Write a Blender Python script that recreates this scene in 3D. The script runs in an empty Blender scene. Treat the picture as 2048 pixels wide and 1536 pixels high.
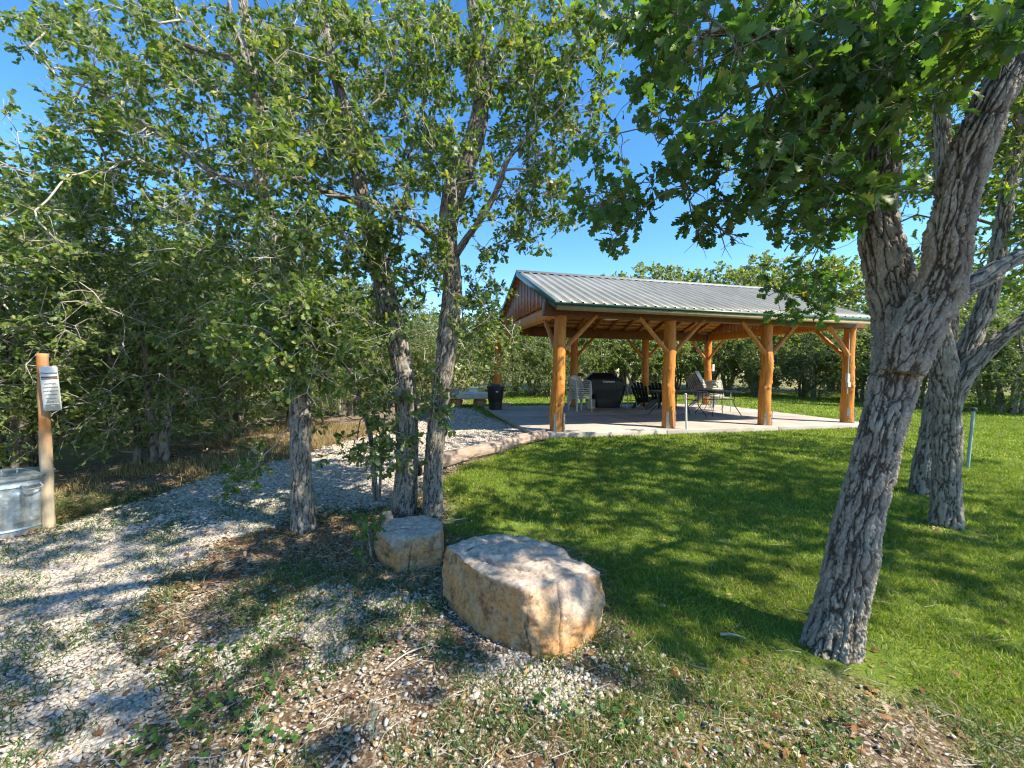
import bpy, bmesh, math, random
import numpy as np
from mathutils import Vector, Matrix

R = math.radians
random.seed(7)
SC = bpy.context.scene
COL = SC.collection
DEP = lambda: bpy.context.evaluated_depsgraph_get()

# ------------------------------------------------------------------ camera model (pixels of the 2048x1536 photo)
F_PX = 796.0
PITCH = R(2.15)
ROLL = R(0.53)
CAM = np.array([0.0, 0.0, 1.5])
_f = np.array([0, math.cos(PITCH), -math.sin(PITCH)])
_u0 = np.array([0, math.sin(PITCH), math.cos(PITCH)])
_r0 = np.array([1.0, 0, 0])
_r = _r0 * math.cos(ROLL) + _u0 * math.sin(ROLL)
_u = -_r0 * math.sin(ROLL) + _u0 * math.cos(ROLL)

def sstep(a, b, x):
    t = np.clip((np.asarray(x, float) - a) / (b - a), 0, 1)
    return t * t * (3 - 2 * t)

def ray(px, py):
    return _f + (px - 1024) / F_PX * _r - (py - 768) / F_PX * _u

def at(px, py, d):
    """world point on the sight line through a photo pixel, d metres ahead"""
    v = ray(px, py)
    return CAM + v * (d / v[1])

def gz(x, y):
    x = np.asarray(x, float); y = np.asarray(y, float)
    z = 0.10 * sstep(3.0, 8.2, y) + 0.04 * sstep(9, 20, y)
    z = z + 0.012 * np.sin(x * 2.1 + 1.3 * np.sin(y * 1.7)) * np.cos(y * 1.9 + .4) * sstep(7.5, 5.0, y)
    z = z + 0.9 * sstep(30, 90, np.hypot(x, y))
    return z

def gp(px, py):
    v = ray(px, py); p = CAM.copy()
    z = 0.0
    for _ in range(8):
        t = (z - CAM[2]) / v[2]
        p = CAM + v * t
        z = float(gz(p[0], p[1]))
    return p

# ------------------------------------------------------------------ noise in numpy
def _hash(ix, iy, iz, s):
    h = (ix.astype(np.uint32) * np.uint32(374761393) + iy.astype(np.uint32) * np.uint32(668265263)
         + iz.astype(np.uint32) * np.uint32(2147483647 & 1274126177) + np.uint32((s * 974634221 + 12345) & 0xffffffff))
    h = (h ^ (h >> np.uint32(13))) * np.uint32(1274126177)
    h = (h ^ (h >> np.uint32(15))) * np.uint32(2246822519)
    h = h ^ (h >> np.uint32(16))
    return h.astype(np.float64) / 4294967295.0

def vnoise(P, s=0):
    P = np.asarray(P, float)
    i = np.floor(P).astype(np.int64); f = P - i
    f = f * f * (3 - 2 * f)
    out = 0
    for dx in (0, 1):
        for dy in (0, 1):
            for dz in (0, 1):
                w = (f[:, 0] if dx else 1 - f[:, 0]) * (f[:, 1] if dy else 1 - f[:, 1]) * (f[:, 2] if dz else 1 - f[:, 2])
                out = out + w * _hash(i[:, 0] + dx, i[:, 1] + dy, i[:, 2] + dz, s)
    return out

def fbm(P, o=4, s=0):
    P = np.asarray(P, float)
    a, t, w = 0, 0, 1.0
    for k in range(o):
        a = a + w * vnoise(P * (2.03 ** k) + 17.3 * k, s + k); t += w; w *= .5
    return a / t

def voro(P, s=0):
    """distance to the first and second nearest cell point"""
    i = np.floor(P).astype(np.int64)
    d1 = np.full(len(P), 9.0); d2 = np.full(len(P), 9.0)
    for dx in (-1, 0, 1):
        for dy in (-1, 0, 1):
            for dz in (-1, 0, 1):
                c = i + np.array([dx, dy, dz])
                q = np.stack([c[:, k] + _hash(c[:, 0], c[:, 1], c[:, 2], s + 11 * k + 1) for k in range(3)], 1)
                d = np.sqrt(((q - P) ** 2).sum(1))
                n = d < d1
                d2 = np.where(n, d1, np.minimum(d2, d)); d1 = np.where(n, d, d1)
    return d1, d2

# ------------------------------------------------------------------ objects
def tag(o, label=None, cat=None, group=None, kind=None):
    if label: o['label'] = label
    if cat: o['category'] = cat
    if group: o['group'] = group
    if kind: o['kind'] = kind
    return o

def thing(name, label, cat, loc=(0, 0, 0), rotz=0.0, group=None):
    o = bpy.data.objects.new(name, None); COL.objects.link(o)
    o.empty_display_size = .1
    o.location = [float(v) for v in loc]; o.rotation_euler = (0, 0, rotz)
    return tag(o, label, cat, group)

def copy_tree(root, loc, rotz, label=None, scale=1.0):
    def cp(o, parent):
        c = o.copy(); COL.objects.link(c)
        if parent is not None: c.parent = parent
        for ch in list(o.children): cp(ch, c)
        return c
    r = cp(root, None)
    r.location = [float(v) for v in loc]; r.rotation_euler = (0, 0, rotz); r.scale = (scale,) * 3
    if label: r['label'] = label
    return r

def np_mesh(name, V, quads=None, tris=None, mats=(), smooth=True, qm=None, tm=None, attrs=None):
    me = bpy.data.meshes.new(name)
    V = np.asarray(V, np.float32)
    nq = 0 if quads is None else len(quads); nt = 0 if tris is None else len(tris)
    loops = []
    if nq: loops.append(np.asarray(quads, np.int32).ravel())
    if nt: loops.append(np.asarray(tris, np.int32).ravel())
    loops = np.concatenate(loops)
    starts = np.concatenate([np.arange(nq, dtype=np.int32) * 4, nq * 4 + np.arange(nt, dtype=np.int32) * 3])
    me.vertices.add(len(V)); me.vertices.foreach_set('co', V.ravel())
    me.loops.add(len(loops)); me.loops.foreach_set('vertex_index', loops)
    me.polygons.add(nq + nt); me.polygons.foreach_set('loop_start', starts)
    if smooth is not False:
        me.polygons.foreach_set('use_smooth', np.ones(nq + nt, bool))
    if qm is not None or tm is not None:
        m = np.concatenate([np.asarray(qm if qm is not None else np.zeros(nq), np.int32),
                            np.asarray(tm if tm is not None else np.zeros(nt), np.int32)])
        me.polygons.foreach_set('material_index', m)
    for m in mats: me.materials.append(m)
    for an, (dom, typ, arr) in (attrs or {}).items():
        a = me.attributes.new(an, typ, dom)
        a.data.foreach_set('color' if 'COLOR' in typ else 'value', np.asarray(arr, np.float32).ravel())
    me.update(calc_edges=True)
    me.validate()
    return me

def link(name, me, parent=None, loc=None, rot=None):
    o = bpy.data.objects.new(name, me); COL.objects.link(o)
    if parent is not None: o.parent = parent
    if loc is not None: o.location = [float(v) for v in loc]
    if rot is not None: o.rotation_euler = rot
    return o

def frames(P):
    """tangent and two normals carried along a polyline"""
    P = np.asarray(P, float)
    T = np.gradient(P, axis=0); T /= np.linalg.norm(T, axis=1)[:, None] + 1e-12
    N = np.zeros_like(P)
    a = np.array([1.0, 0, 0]) if abs(T[0][0]) < .8 else np.array([0, 1.0, 0])
    n = a - T[0] * a.dot(T[0]); n /= np.linalg.norm(n)
    for i in range(len(P)):
        n = n - T[i] * n.dot(T[i]); n /= np.linalg.norm(n) + 1e-12
        N[i] = n
    return T, N, np.cross(T, N)

def catmull(P, n):
    P = np.asarray(P, float)
    Q = np.vstack([2 * P[0] - P[1], P, 2 * P[-1] - P[-2]])
    m = len(P) - 1
    t = np.linspace(0, m - 1e-9, n); i = t.astype(int); f = (t - i)[:, None]
    a, b, c, d = Q[i], Q[i + 1], Q[i + 2], Q[i + 3]
    return .5 * (2 * b + (c - a) * f + (2 * a - 5 * b + 4 * c - d) * f ** 2 + (3 * b - a - 3 * c + d) * f ** 3)

class MB:
    """collects shapes into one mesh"""
    def __init__(s): s.V = []; s.Q = []; s.T = []; s.n = 0; s.qm = []; s.tm = []; s.mi = 0
    def add(s, V, Q=None, T=None):
        V = np.asarray(V, float); s.V.append(V)
        if Q is not None and len(Q):
            s.Q.append(np.asarray(Q, int) + s.n); s.qm.append(np.full(len(Q), s.mi))
        if T is not None and len(T):
            s.T.append(np.asarray(T, int) + s.n); s.tm.append(np.full(len(T), s.mi))
        s.n += len(V); return s
    def box(s, c, size, rot=None, taper=1.0):
        x, y, z = [v / 2 for v in size]
        V = np.array([[-x, -y, -z], [x, -y, -z], [x, y, -z], [-x, y, -z], [-x * taper, -y * taper, z], [x * taper, -y * taper, z], [x * taper, y * taper, z], [-x * taper, y * taper, z]])
        if rot is not None: V = V @ np.array(rot.to_matrix() if hasattr(rot, 'to_matrix') else rot).T
        return s.add(V + np.array(c, float), [[0, 3, 2, 1], [4, 5, 6, 7], [0, 1, 5, 4], [1, 2, 6, 5], [2, 3, 7, 6], [3, 0, 4, 7]])
    def tube(s, P, r, k=8, cap=True):
        P = np.asarray(P, float); n = len(P)
        r = np.full(n, r, float) if np.isscalar(r) else np.asarray(r, float)
        T, N, B = frames(P)
        a = np.arange(k) * 2 * math.pi / k
        V = (P[:, None] + r[:, None, None] * (N[:, None] * np.cos(a)[None, :, None] + B[:, None] * np.sin(a)[None, :, None])).reshape(-1, 3)
        i = np.arange(n - 1)[:, None] * k; j = np.arange(k)[None]; j2 = (j + 1) % k
        Q = np.stack([i + j, i + j2, i + k + j2, i + k + j], -1).reshape(-1, 4)
        Tr = []
        if cap:
            V = np.vstack([V, P[0], P[-1]]); c0, c1 = n * k, n * k + 1
            Tr = [[c0, (q + 1) % k, q] for q in range(k)] + [[c1, (n - 1) * k + q, (n - 1) * k + (q + 1) % k] for q in range(k)]
        return s.add(V, Q, Tr)
    def lathe(s, prof, k=32, c=(0, 0, 0), mod=None, caps=(True, True)):
        prof = np.asarray(prof, float); n = len(prof)
        a = np.arange(k) * 2 * math.pi / k
        rr = np.repeat(prof[:, 0][:, None], k, 1)
        if mod is not None: rr = rr + mod(a[None, :], prof[:, 1][:, None])
        V = np.stack([rr * np.cos(a), rr * np.sin(a), np.repeat(prof[:, 1][:, None], k, 1)], -1).reshape(-1, 3)
        i = np.arange(n - 1)[:, None] * k; j = np.arange(k)[None]; j2 = (j + 1) % k
        Q = np.stack([i + j, i + j2, i + k + j2, i + k + j], -1).reshape(-1, 4)
        Tr = []; V = np.vstack([V, [0, 0, prof[0, 1]], [0, 0, prof[-1, 1]]])
        if caps[0]: Tr += [[n * k, (q + 1) % k, q] for q in range(k)]
        if caps[1]: Tr += [[n * k + 1, (n - 1) * k + q, (n - 1) * k + (q + 1) % k] for q in range(k)]
        return s.add(V + np.array(c, float), Q, Tr)
    def prism(s, poly, axis, a, b):
        """polygon (list of 2D) pushed along an axis from a to b: axis 'x' takes (y,z), 'y' takes (x,z), 'z' takes (x,y)"""
        n = len(poly); V = []
        for w in (a, b):
            for p, q in poly:
                V.append({'x': (w, p, q), 'y': (p, w, q), 'z': (p, q, w)}[axis])
        Q = [[i, (i + 1) % n, n + (i + 1) % n, n + i] for i in range(n)]
        T = [[0, i + 1, i] for i in range(1, n - 1)] + [[n, n + i, n + i + 1] for i in range(1, n - 1)]
        return s.add(V, Q, T)
    def build(s, name, mat, parent=None, smooth=True, bevel=0, loc=None, rot=None, seg=2, auto=True):
        V = np.vstack(s.V)
        Q = np.vstack(s.Q) if s.Q else None; T = np.vstack(s.T) if s.T else None
        mats = mat if isinstance(mat, (list, tuple)) else [mat]
        me = np_mesh(name, V, Q, T, mats, smooth, np.concatenate(s.qm) if s.qm else None, np.concatenate(s.tm) if s.tm else None)
        bm = bmesh.new(); bm.from_mesh(me); bmesh.ops.recalc_face_normals(bm, faces=bm.faces); bm.to_mesh(me); bm.free()
        if auto and smooth: me.set_sharp_from_angle(angle=R(38))
        o = link(name, me, parent, loc, rot)
        if bevel:
            m = o.modifiers.new('bevel', 'BEVEL'); m.width = bevel; m.segments = seg; m.limit_method = 'ANGLE'; m.angle_limit = R(35)
        return o

# ------------------------------------------------------------------ materials
def srgb(r, g, b):
    f = lambda c: (c / 12.92 if c <= .04045 else ((c + .055) / 1.055) ** 2.4)
    return (f(r / 255), f(g / 255), f(b / 255), 1)

class NT:
    def __init__(s, name):
        s.m = bpy.data.materials.new(name); s.m.use_nodes = True
        s.t = s.m.node_tree; s.t.nodes.clear()
        s.out = s.n('ShaderNodeOutputMaterial')
    def n(s, typ, **kw):
        nd = s.t.nodes.new(typ)
        for k, v in kw.items():
            if k[0] == '_': setattr(nd, k[1:], v)
        return nd
    def l(s, a, b): s.t.links.new(a, b)
    def co(s, kind='Object'): return s.n('ShaderNodeTexCoord').outputs[kind]
    def mapping(s, vec, scale=(1, 1, 1), rot=(0, 0, 0), loc=(0, 0, 0)):
        m = s.n('ShaderNodeMapping'); s.l(vec, m.inputs['Vector'])
        m.inputs['Scale'].default_value = scale; m.inputs['Rotation'].default_value = rot; m.inputs['Location'].default_value = loc
        return m.outputs[0]
    def noise(s, vec, scale=5, detail=4, rough=.55, dist=0):
        n = s.n('ShaderNodeTexNoise'); s.l(vec, n.inputs['Vector'])
        n.inputs['Scale'].default_value = scale; n.inputs['Detail'].default_value = detail
        n.inputs['Roughness'].default_value = rough; n.inputs['Distortion'].default_value = dist
        return n.outputs['Fac']
    def voronoi(s, vec, scale=5, feat='F1', out='Distance', rnd=1):
        n = s.n('ShaderNodeTexVoronoi'); n.feature = feat; s.l(vec, n.inputs['Vector'])
        n.inputs['Scale'].default_value = scale; n.inputs['Randomness'].default_value = rnd
        return n.outputs[out]
    def ramp(s, fac, stops, interp='LINEAR'):
        r = s.n('ShaderNodeValToRGB'); s.l(fac, r.inputs[0]); r.color_ramp.interpolation = interp
        e = r.color_ramp.elements
        while len(e) < len(stops): e.new(.5)
        for i, (p, c) in enumerate(stops):
            e[i].position = p; e[i].color = c if len(c) == 4 else (*c, 1)
        return r.outputs[0]
    def val(s, fac, a, b, lo=0.0, hi=1.0):
        m = s.n('ShaderNodeMapRange'); s.l(fac, m.inputs[0])
        m.inputs[1].default_value = a; m.inputs[2].default_value = b; m.inputs[3].default_value = lo; m.inputs[4].default_value = hi
        return m.outputs[0]
    def mix(s, fac, a, b, mode='MIX'):
        m = s.n('ShaderNodeMix'); m.data_type = 'RGBA'; m.blend_type = mode
        for sock, v in ((m.inputs[0], fac), (m.inputs[6], a), (m.inputs[7], b)):
            if isinstance(v, (int, float)): sock.default_value = v
            elif isinstance(v, tuple): sock.default_value = v if len(v) == 4 else (*v, 1)
            else: s.l(v, sock)
        return m.outputs[2]
    def math(s, op, a, b=0.0):
        m = s.n('ShaderNodeMath'); m.operation = op
        for i, v in ((0, a), (1, b)):
            if isinstance(v, (int, float)): m.inputs[i].default_value = v
            else: s.l(v, m.inputs[i])
        return m.outputs[0]
    def attr(s, name, out='Fac'):
        a = s.n('ShaderNodeAttribute'); a.attribute_name = name; return a.outputs[out]
    def bump(s, h, strength=.3, dist=.01, normal=None):
        b = s.n('ShaderNodeBump'); s.l(h, b.inputs['Height'])
        b.inputs['Strength'].default_value = strength; b.inputs['Distance'].default_value = dist
        if normal is not None: s.l(normal, b.inputs['Normal'])
        return b.outputs[0]
    def bsdf(s, col, rough=.6, spec=.4, metal=0.0, normal=None, **kw):
        p = s.n('ShaderNodeBsdfPrincipled')
        for sock, v in (('Base Color', col), ('Roughness', rough), ('Specular IOR Level', spec), ('Metallic', metal)):
            if isinstance(v, (int, float)): p.inputs[sock].default_value = v
            elif isinstance(v, tuple): p.inputs[sock].default_value = v if len(v) == 4 else (*v, 1)
            else: s.l(v, p.inputs[sock])
        if normal is not None: s.l(normal, p.inputs['Normal'])
        return p
    def done(s, sh):
        s.l(sh.outputs[0] if hasattr(sh, 'outputs') else sh, s.out.inputs[0]); return s.m

def m_simple(name, c1, c2, scale=8, rough=.6, spec=.4, metal=0.0, bump=.0, stretch=(1, 1, 1), dist=.004, detail=5):
    t = NT(name); v = t.mapping(t.co(), stretch)
    f = t.noise(v, scale, detail)
    col = t.ramp(f, [(.3, c1), (.7, c2)])
    nr = t.bump(t.noise(v, scale * 3, 4), bump, dist) if bump else None
    return t.done(t.bsdf(col, rough, spec, metal, nr))

def m_leaf(name, stops, trans=.38, back=(.10, .14, .075), rough=.44, spec=.38):
    t = NT(name)
    g = t.n('ShaderNodeNewGeometry')
    col = t.ramp(g.outputs['Random Per Island'], stops)
    big = t.noise(t.co('Object'), 1.1, 2)
    col = t.mix(.45, col, t.ramp(big, [(.3, (.65, .7, .62)), (.7, (1.25, 1.15, .95))]), 'MULTIPLY')
    front = col
    und = t.mix(g.outputs['Backfacing'], front, t.mix(.45, front, (*back, 1)))
    b = t.bsdf(und, rough, spec)
    tr = t.n('ShaderNodeBsdfTranslucent')
    t.l(t.mix(1.0, col, (1.55, 1.75, .5, 1), 'MULTIPLY'), tr.inputs[0])
    mx = t.n('ShaderNodeMixShader'); mx.inputs[0].default_value = trans
    t.l(b.outputs[0], mx.inputs[1]); t.l(tr.outputs[0], mx.inputs[2])
    return t.done(mx)

def m_bark(name, ridge1, ridge2, furrow, k=1.0):
    t = NT(name); v = t.co()
    fr = t.attr('ridge')
    n1 = t.noise(v, 9 * k, 6, .65); n2 = t.noise(t.mapping(v, (1, 1, .35)), 60 * k, 6, .7)
    rid = t.ramp(n1, [(.3, ridge1), (.62, ridge2)])
    lich = t.ramp(t.noise(v, 4.5 * k, 5, .6), [(.55, (0, 0, 0)), (.68, (1, 1, 1))])
    rid = t.mix(t.math('MULTIPLY', lich, .5), rid, (.43, .45, .38))
    col = t.mix(t.val(fr, .0, .5), furrow, rid)
    col = t.mix(.5, col, t.ramp(n2, [(.3, (.5, .5, .5)), (.7, (1.25, 1.25, 1.25))]), 'MULTIPLY')
    cr_ = t.voronoi(t.mapping(v, (1, 1, .4)), 75 * k, 'DISTANCE_TO_EDGE')
    nb = t.bump(t.val(cr_, .0, .12), .5, .006, t.bump(n2, 1.0, .009))
    return t.done(t.bsdf(col, .9, .15, 0, nb))

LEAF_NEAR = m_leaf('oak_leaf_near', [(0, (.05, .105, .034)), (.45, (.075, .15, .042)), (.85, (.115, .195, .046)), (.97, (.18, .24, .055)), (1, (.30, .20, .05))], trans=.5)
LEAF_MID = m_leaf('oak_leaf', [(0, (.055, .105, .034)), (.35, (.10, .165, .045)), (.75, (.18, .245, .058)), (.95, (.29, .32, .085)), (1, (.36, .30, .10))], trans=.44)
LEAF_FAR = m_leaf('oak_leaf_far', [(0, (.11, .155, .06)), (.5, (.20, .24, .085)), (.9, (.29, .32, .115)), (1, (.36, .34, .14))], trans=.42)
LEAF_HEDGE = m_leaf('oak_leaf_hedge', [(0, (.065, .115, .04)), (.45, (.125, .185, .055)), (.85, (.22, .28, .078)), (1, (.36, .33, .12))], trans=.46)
BARK_MAIN = m_bark('oak_bark_main', (.235, .205, .165), (.39, .35, .29), (.07, .056, .043))
BARK_MID = m_bark('oak_bark', (.20, .173, .14), (.33, .295, .245), (.065, .052, .04), 1.3)
TWIG = m_simple('oak_twig', (.30, .265, .22), (.50, .455, .39), 14, .85, .2, bump=.4)
TWIG_DARK = m_simple('oak_twig_dark', (.10, .082, .065), (.23, .2, .165), 12, .85, .2, bump=.4)

# ------------------------------------------------------------------ trees
def leaf_template(kind):
    if kind == 'near':
        st = [(0, .012), (.13, .05), (.2, .15), (.27, .21), (.325, .12), (.36, .09), (.44, .26), (.52, .31), (.565, .19), (.6, .14), (.68, .28), (.77, .3), (.81, .19), (.84, .15), (.92, .16), (1.0, .03)]
        V = []
        for t, w in st:
            z = -.16 * (t - .25) ** 2 * 2
            V += [(t, w, z + .16 * w), (t, 0, z), (t, -w, z + .16 * w)]
        V = np.array(V); n = len(st); Q = []
        for i in range(n - 1):
            a = 3 * i; Q += [[a, a + 1, a + 4, a + 3], [a + 1, a + 2, a + 5, a + 4]]
        # lobes lean forward
        V[:, 0] += np.abs(V[:, 1]) * .35 * (V[:, 0] < .95)
        V[:, 0] /= V[:, 0].max()
        return V, np.array(Q)
    if kind == 'mid':
        st = [(0, .015), (.16, .08), (.3, .24), (.4, .11), (.55, .31), (.67, .14), (.82, .27), (1.0, .05)]
    else:
        st = [(0, .04), (.35, .3), (.72, .3), (1.0, .06)]
    V = []
    for t, w in st:
        z = -.28 * (t - .3) ** 2
        V += [(t, w, z), (t, -w, z)]
    V = np.array(V); n = len(st)
    Q = [[2 * i, 2 * i + 1, 2 * i + 3, 2 * i + 2] for i in range(n - 1)]
    if kind == 'mid':
        V[:, 0] += np.abs(V[:, 1]) * .25 * (V[:, 0] < .95)
    return V, np.array(Q)
LEAFT = {k: leaf_template(k) for k in ('near', 'mid', 'far')}

def unit(v): return v / (np.linalg.norm(v, axis=-1, keepdims=True) + 1e-9)

def leaves_mesh(pos, axis, nrm, size, kind):
    Vt, Qt = LEAFT[kind]
    N = len(pos)
    a = unit(axis); n = unit(nrm - a * (nrm * a).sum(1, keepdims=True)); b = np.cross(n, a)
    V = pos[:, None] + size[:, None, None] * (Vt[None, :, 0:1] * a[:, None] + Vt[None, :, 1:2] * b[:, None] + Vt[None, :, 2:3] * n[:, None])
    Q = Qt[None] + (np.arange(N) * len(Vt))[:, None, None]
    return V.reshape(-1, 3), Q.reshape(-1, 4)

def grow(skel, clusters, rng, step=.13, wander=.25, pl_w=.12):
    """skel: list of (points Nx3, radii N). Joins every crown cluster to the nearest limb with a bent twig."""
    P, par, fix, pl = [], [], [], []
    for pts, rad in skel:
        L = np.r_[0, np.cumsum(np.linalg.norm(np.diff(pts, axis=0), axis=1))]
        m = max(2, int(L[-1] / .12)); s = np.linspace(0, L[-1], m)
        for i in range(m):
            p = np.array([np.interp(s[i], L, pts[:, k]) for k in range(3)])
            P.append(p); par.append(-2); fix.append(np.interp(s[i], L, rad)); pl.append(0.0)
    n0 = len(P)
    cap = n0 + len(clusters) * 26
    PA = np.zeros((cap, 3)); PA[:n0] = P; PL = np.zeros(cap)
    par = par + [0] * (cap - n0); n = n0
    base_z = min(p[2] for p in P)
    FX = np.array(fix)
    # trunk foot carries no twigs
    d0 = np.min(np.linalg.norm(clusters[:, None] - PA[None, :n0], axis=2), axis=1) if len(clusters) * n0 < 3e6 else np.linalg.norm(clusters - PA[n0 - 1], axis=1)
    tips, tdir = [], []
    pen0 = np.where(PA[:n0, 2] < base_z + .9, .6, 0)
    PEN = np.zeros(cap); PEN[:n0] = pen0
    for ci in np.argsort(d0 + rng.random(len(clusters)) * .3):
        c = clusters[ci]
        dv = c - PA[:n]; d = np.linalg.norm(dv, axis=1)
        sc = d * (1 + .25 * (dv[:, 2] < -.1)) + pl_w * PL[:n] + PEN[:n]
        b = int(np.argmin(sc)); D = d[b]
        k = int(min(25, max(1, round(D / step))))
        u = dv[b] / (D + 1e-9)
        side = rng.normal(size=3); side -= u * side.dot(u); side /= np.linalg.norm(side) + 1e-9
        sag = np.array([0, 0, .12 * D])
        prev = b
        ph = rng.random() * 6
        for i in range(1, k + 1):
            t = i / k
            p = PA[b] + dv[b] * t + side * (wander * D * .5 * math.sin(math.pi * t) * math.sin(3 * t + ph)) + sag * math.sin(math.pi * t) + rng.normal(size=3) * step * .13 * (i < k)
            PA[n] = p; par[n] = prev; PL[n] = PL[prev] + np.linalg.norm(p - PA[prev]); prev = n; n += 1
        tips.append(PA[prev].copy()); tdir.append(unit(PA[prev] - PA[par[prev]]) if par[prev] >= 0 else u)
    PA = PA[:n]; par = par[:n]
    return PA, par, n0, FX, np.array(tips), np.array(tdir)

def twig_tubes(mb, PA, par, n0, FX, tip_r=.0032, ex=2.25, rmax=.06):
    n = len(PA)
    acc = np.zeros(n); kids = [[] for _ in range(n)]
    for i in range(n - 1, n0 - 1, -1):
        if acc[i] == 0: acc[i] = tip_r ** ex
        p = par[i]
        if p >= n0: acc[p] += acc[i]
        kids[p].append(i)
    r = acc ** (1 / ex); r[:n0] = FX
    r[n0:] = np.minimum(r[n0:], rmax)
    def run(i):
        ch = [par[i]] + [i]
        cur = i
        while kids[cur]:
            ks = kids[cur]; m = max(ks, key=lambda q: r[q])
            for q in ks:
                if q != m: stack.append(q)
            ch.append(m); cur = m
        rad = r[ch].copy(); rad[0] = min(rad[0] * .8, rad[1] * 1.5) if par[i] < n0 else min(rad[0], rad[1] * 1.3)
        m_ = rad.max(); k = 8 if m_ > .02 else (6 if m_ > .009 else 4)
        mb.tube(PA[ch], rad, k, cap=True)
    stack = []
    for i in range(n0):
        for q in kids[i]: stack.append(q)
    while stack:
        run(stack.pop())

def foliage(tips, tdir, rng, kind, size, twigs=4, per=6, tl=(.07, .2), up=.55, mb=None, tr=.0018):
    m = len(tips)
    C = np.repeat(tips, twigs, 0); O = np.repeat(tdir, twigs, 0)
    D = unit(O * .55 + rng.normal(size=C.shape) * .75 + np.array([0, 0, .18]))
    L = rng.uniform(*tl, len(C))[:, None]
    E = C + D * L + np.array([0, 0, -.12]) * L * L / .15
    if mb is not None:
        for c, e, d, l in zip(C, E, D, L[:, 0]):
            mb.tube([c, (c + e) / 2 + np.array([0, 0, .02 * l / .15]), e], [tr * 1.5, tr * 1.2, tr * .7], 3, cap=False)
    T = rng.beta(2.2, 1.0, (len(C), per))
    pos = (C[:, None] + (E - C)[:, None] * T[..., None]).reshape(-1, 3)
    Dr = np.repeat(D, per, 0)
    ax = unit(Dr * .7 + rng.normal(size=Dr.shape) * .7 + np.array([0, 0, -.12]))
    nr = unit(np.array([.25, -.1, up]) + rng.normal(size=Dr.shape) * .6)
    sz = size * rng.uniform(.55, 1.2, len(pos))
    return leaves_mesh(pos, ax, nr, sz, kind)

def bark_tube(pts, rad, seg, ds, amp, seed, cell=.045, stretch=4.8, flare=0.0, flare_len=.18, knots=(), lowamp=.28):
    """a trunk with furrowed plates modelled in the mesh; returns V, Q, T, ridge"""
    pts = np.asarray(pts, float); rad = np.asarray(rad, float)
    dense = catmull(np.c_[pts, rad], 400)
    L = np.r_[0, np.cumsum(np.linalg.norm(np.diff(dense[:, :3], axis=0), axis=1))]
    m = max(6, int(L[-1] / ds)); s = np.linspace(0, L[-1], m)
    P = np.stack([np.interp(s, L, dense[:, k]) for k in range(3)], 1); rr = np.interp(s, L, dense[:, 3])
    T, N, B = frames(P)
    a = np.arange(seg) * 2 * math.pi / seg
    A, S = np.meshgrid(a, s)
    RR = np.repeat(rr[:, None], seg, 1)
    r0 = float(np.median(rr))
    q = np.stack([np.cos(A) * RR / cell, np.sin(A) * RR / cell, S / (cell * stretch)], -1).reshape(-1, 3)
    w = np.stack([fbm(q * .8 + 5.1, 3, seed + 1), fbm(q * .8 + 9.7, 3, seed + 2), fbm(q * .8, 3, seed + 3)], 1) - .5
    wq = q + np.stack([w[:, 0] * 1.1, w[:, 1] * 1.1, w[:, 2] * .6], 1)
    n1 = fbm(wq * np.array([.78, .78, .62]), 2, seed + 50); n2_ = fbm(wq * np.array([.78, .78, .62]) + 31.7, 2, seed + 60)
    rag = fbm(q * np.array([4.5, 4.5, 9.0]), 3, seed + 70) - .5
    e = np.minimum(np.abs(n1 - .5), np.abs(n2_ - .5)) * 2 + rag * .13
    ridge = sstep(-.02, .22, e) * (.7 + .6 * fbm(q * 1.3, 3, seed + 5))
    fine = fbm(q * np.array([4.2, 4.2, 9.0]), 4, seed + 7) - .5
    d1b, d2b = voro(q * np.array([1.1, 1.1, 3.0]) + w * 2, seed + 40)
    crack = 1 - sstep(.02, .16, d2b - d1b)
    ridge = np.clip(ridge - .45 * crack + .4 * fine, 0, 1.5)
    disp = amp * (ridge - .5) * np.clip(RR.ravel() / r0, .45, 1.2) + amp * .4 * fine
    low = fbm(np.stack([np.cos(A) * 1.2, np.sin(A) * 1.2, S * 2.4 / max(r0, .05) * .12], -1).reshape(-1, 3) + seed, 3, seed + 9) - .5
    disp = disp + low * lowamp * RR.ravel()
    if flare:
        lob = .75 + .35 * np.cos(A * 4 + seed) + .2 * np.cos(A * 7 + 2 * seed)
        disp = disp + (flare * np.exp(-S / flare_len) * lob).ravel() * RR.ravel()
    for ks, ka, kr, kh in knots:
        da = np.angle(np.exp(1j * (A - ka))) * RR
        disp = disp + (kh * np.exp(-((S - ks) ** 2 + da ** 2) / kr ** 2)).ravel()
    rad3 = RR.ravel() + disp
    V = (P[:, None] + (N[:, None] * np.cos(a)[None, :, None] + B[:, None] * np.sin(a)[None, :, None]) * rad3.reshape(m, seg, 1)).reshape(-1, 3)
    i = np.arange(m - 1)[:, None] * seg; j = np.arange(seg)[None]; j2 = (j + 1) % seg
    Q = np.stack([i + j, i + j2, i + seg + j2, i + seg + j], -1).reshape(-1, 4)
    V = np.vstack([V, P[0], P[-1]])
    Tr = [[m * seg, (k + 1) % seg, k] for k in range(seg)] + [[m * seg + 1, (m - 1) * seg + k, (m - 1) * seg + (k + 1) % seg] for k in range(seg)]
    return V, Q, np.array(Tr), np.r_[ridge, .5, .5], P, rr

def px_limb(rows, d):
    """rows of (px, py, width px) seen d metres ahead (a number or one per row)"""
    d = np.full(len(rows), d, float) if np.isscalar(d) else np.asarray(d, float)
    P = np.array([at(x, y, dd) for (x, y, w), dd in zip(rows, d)])
    cosphi = d / np.hypot(P[:, 0], P[:, 1])
    r = np.array([w for _, _, w in rows]) * d * cosphi / (2 * F_PX)
    return P, r

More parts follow.
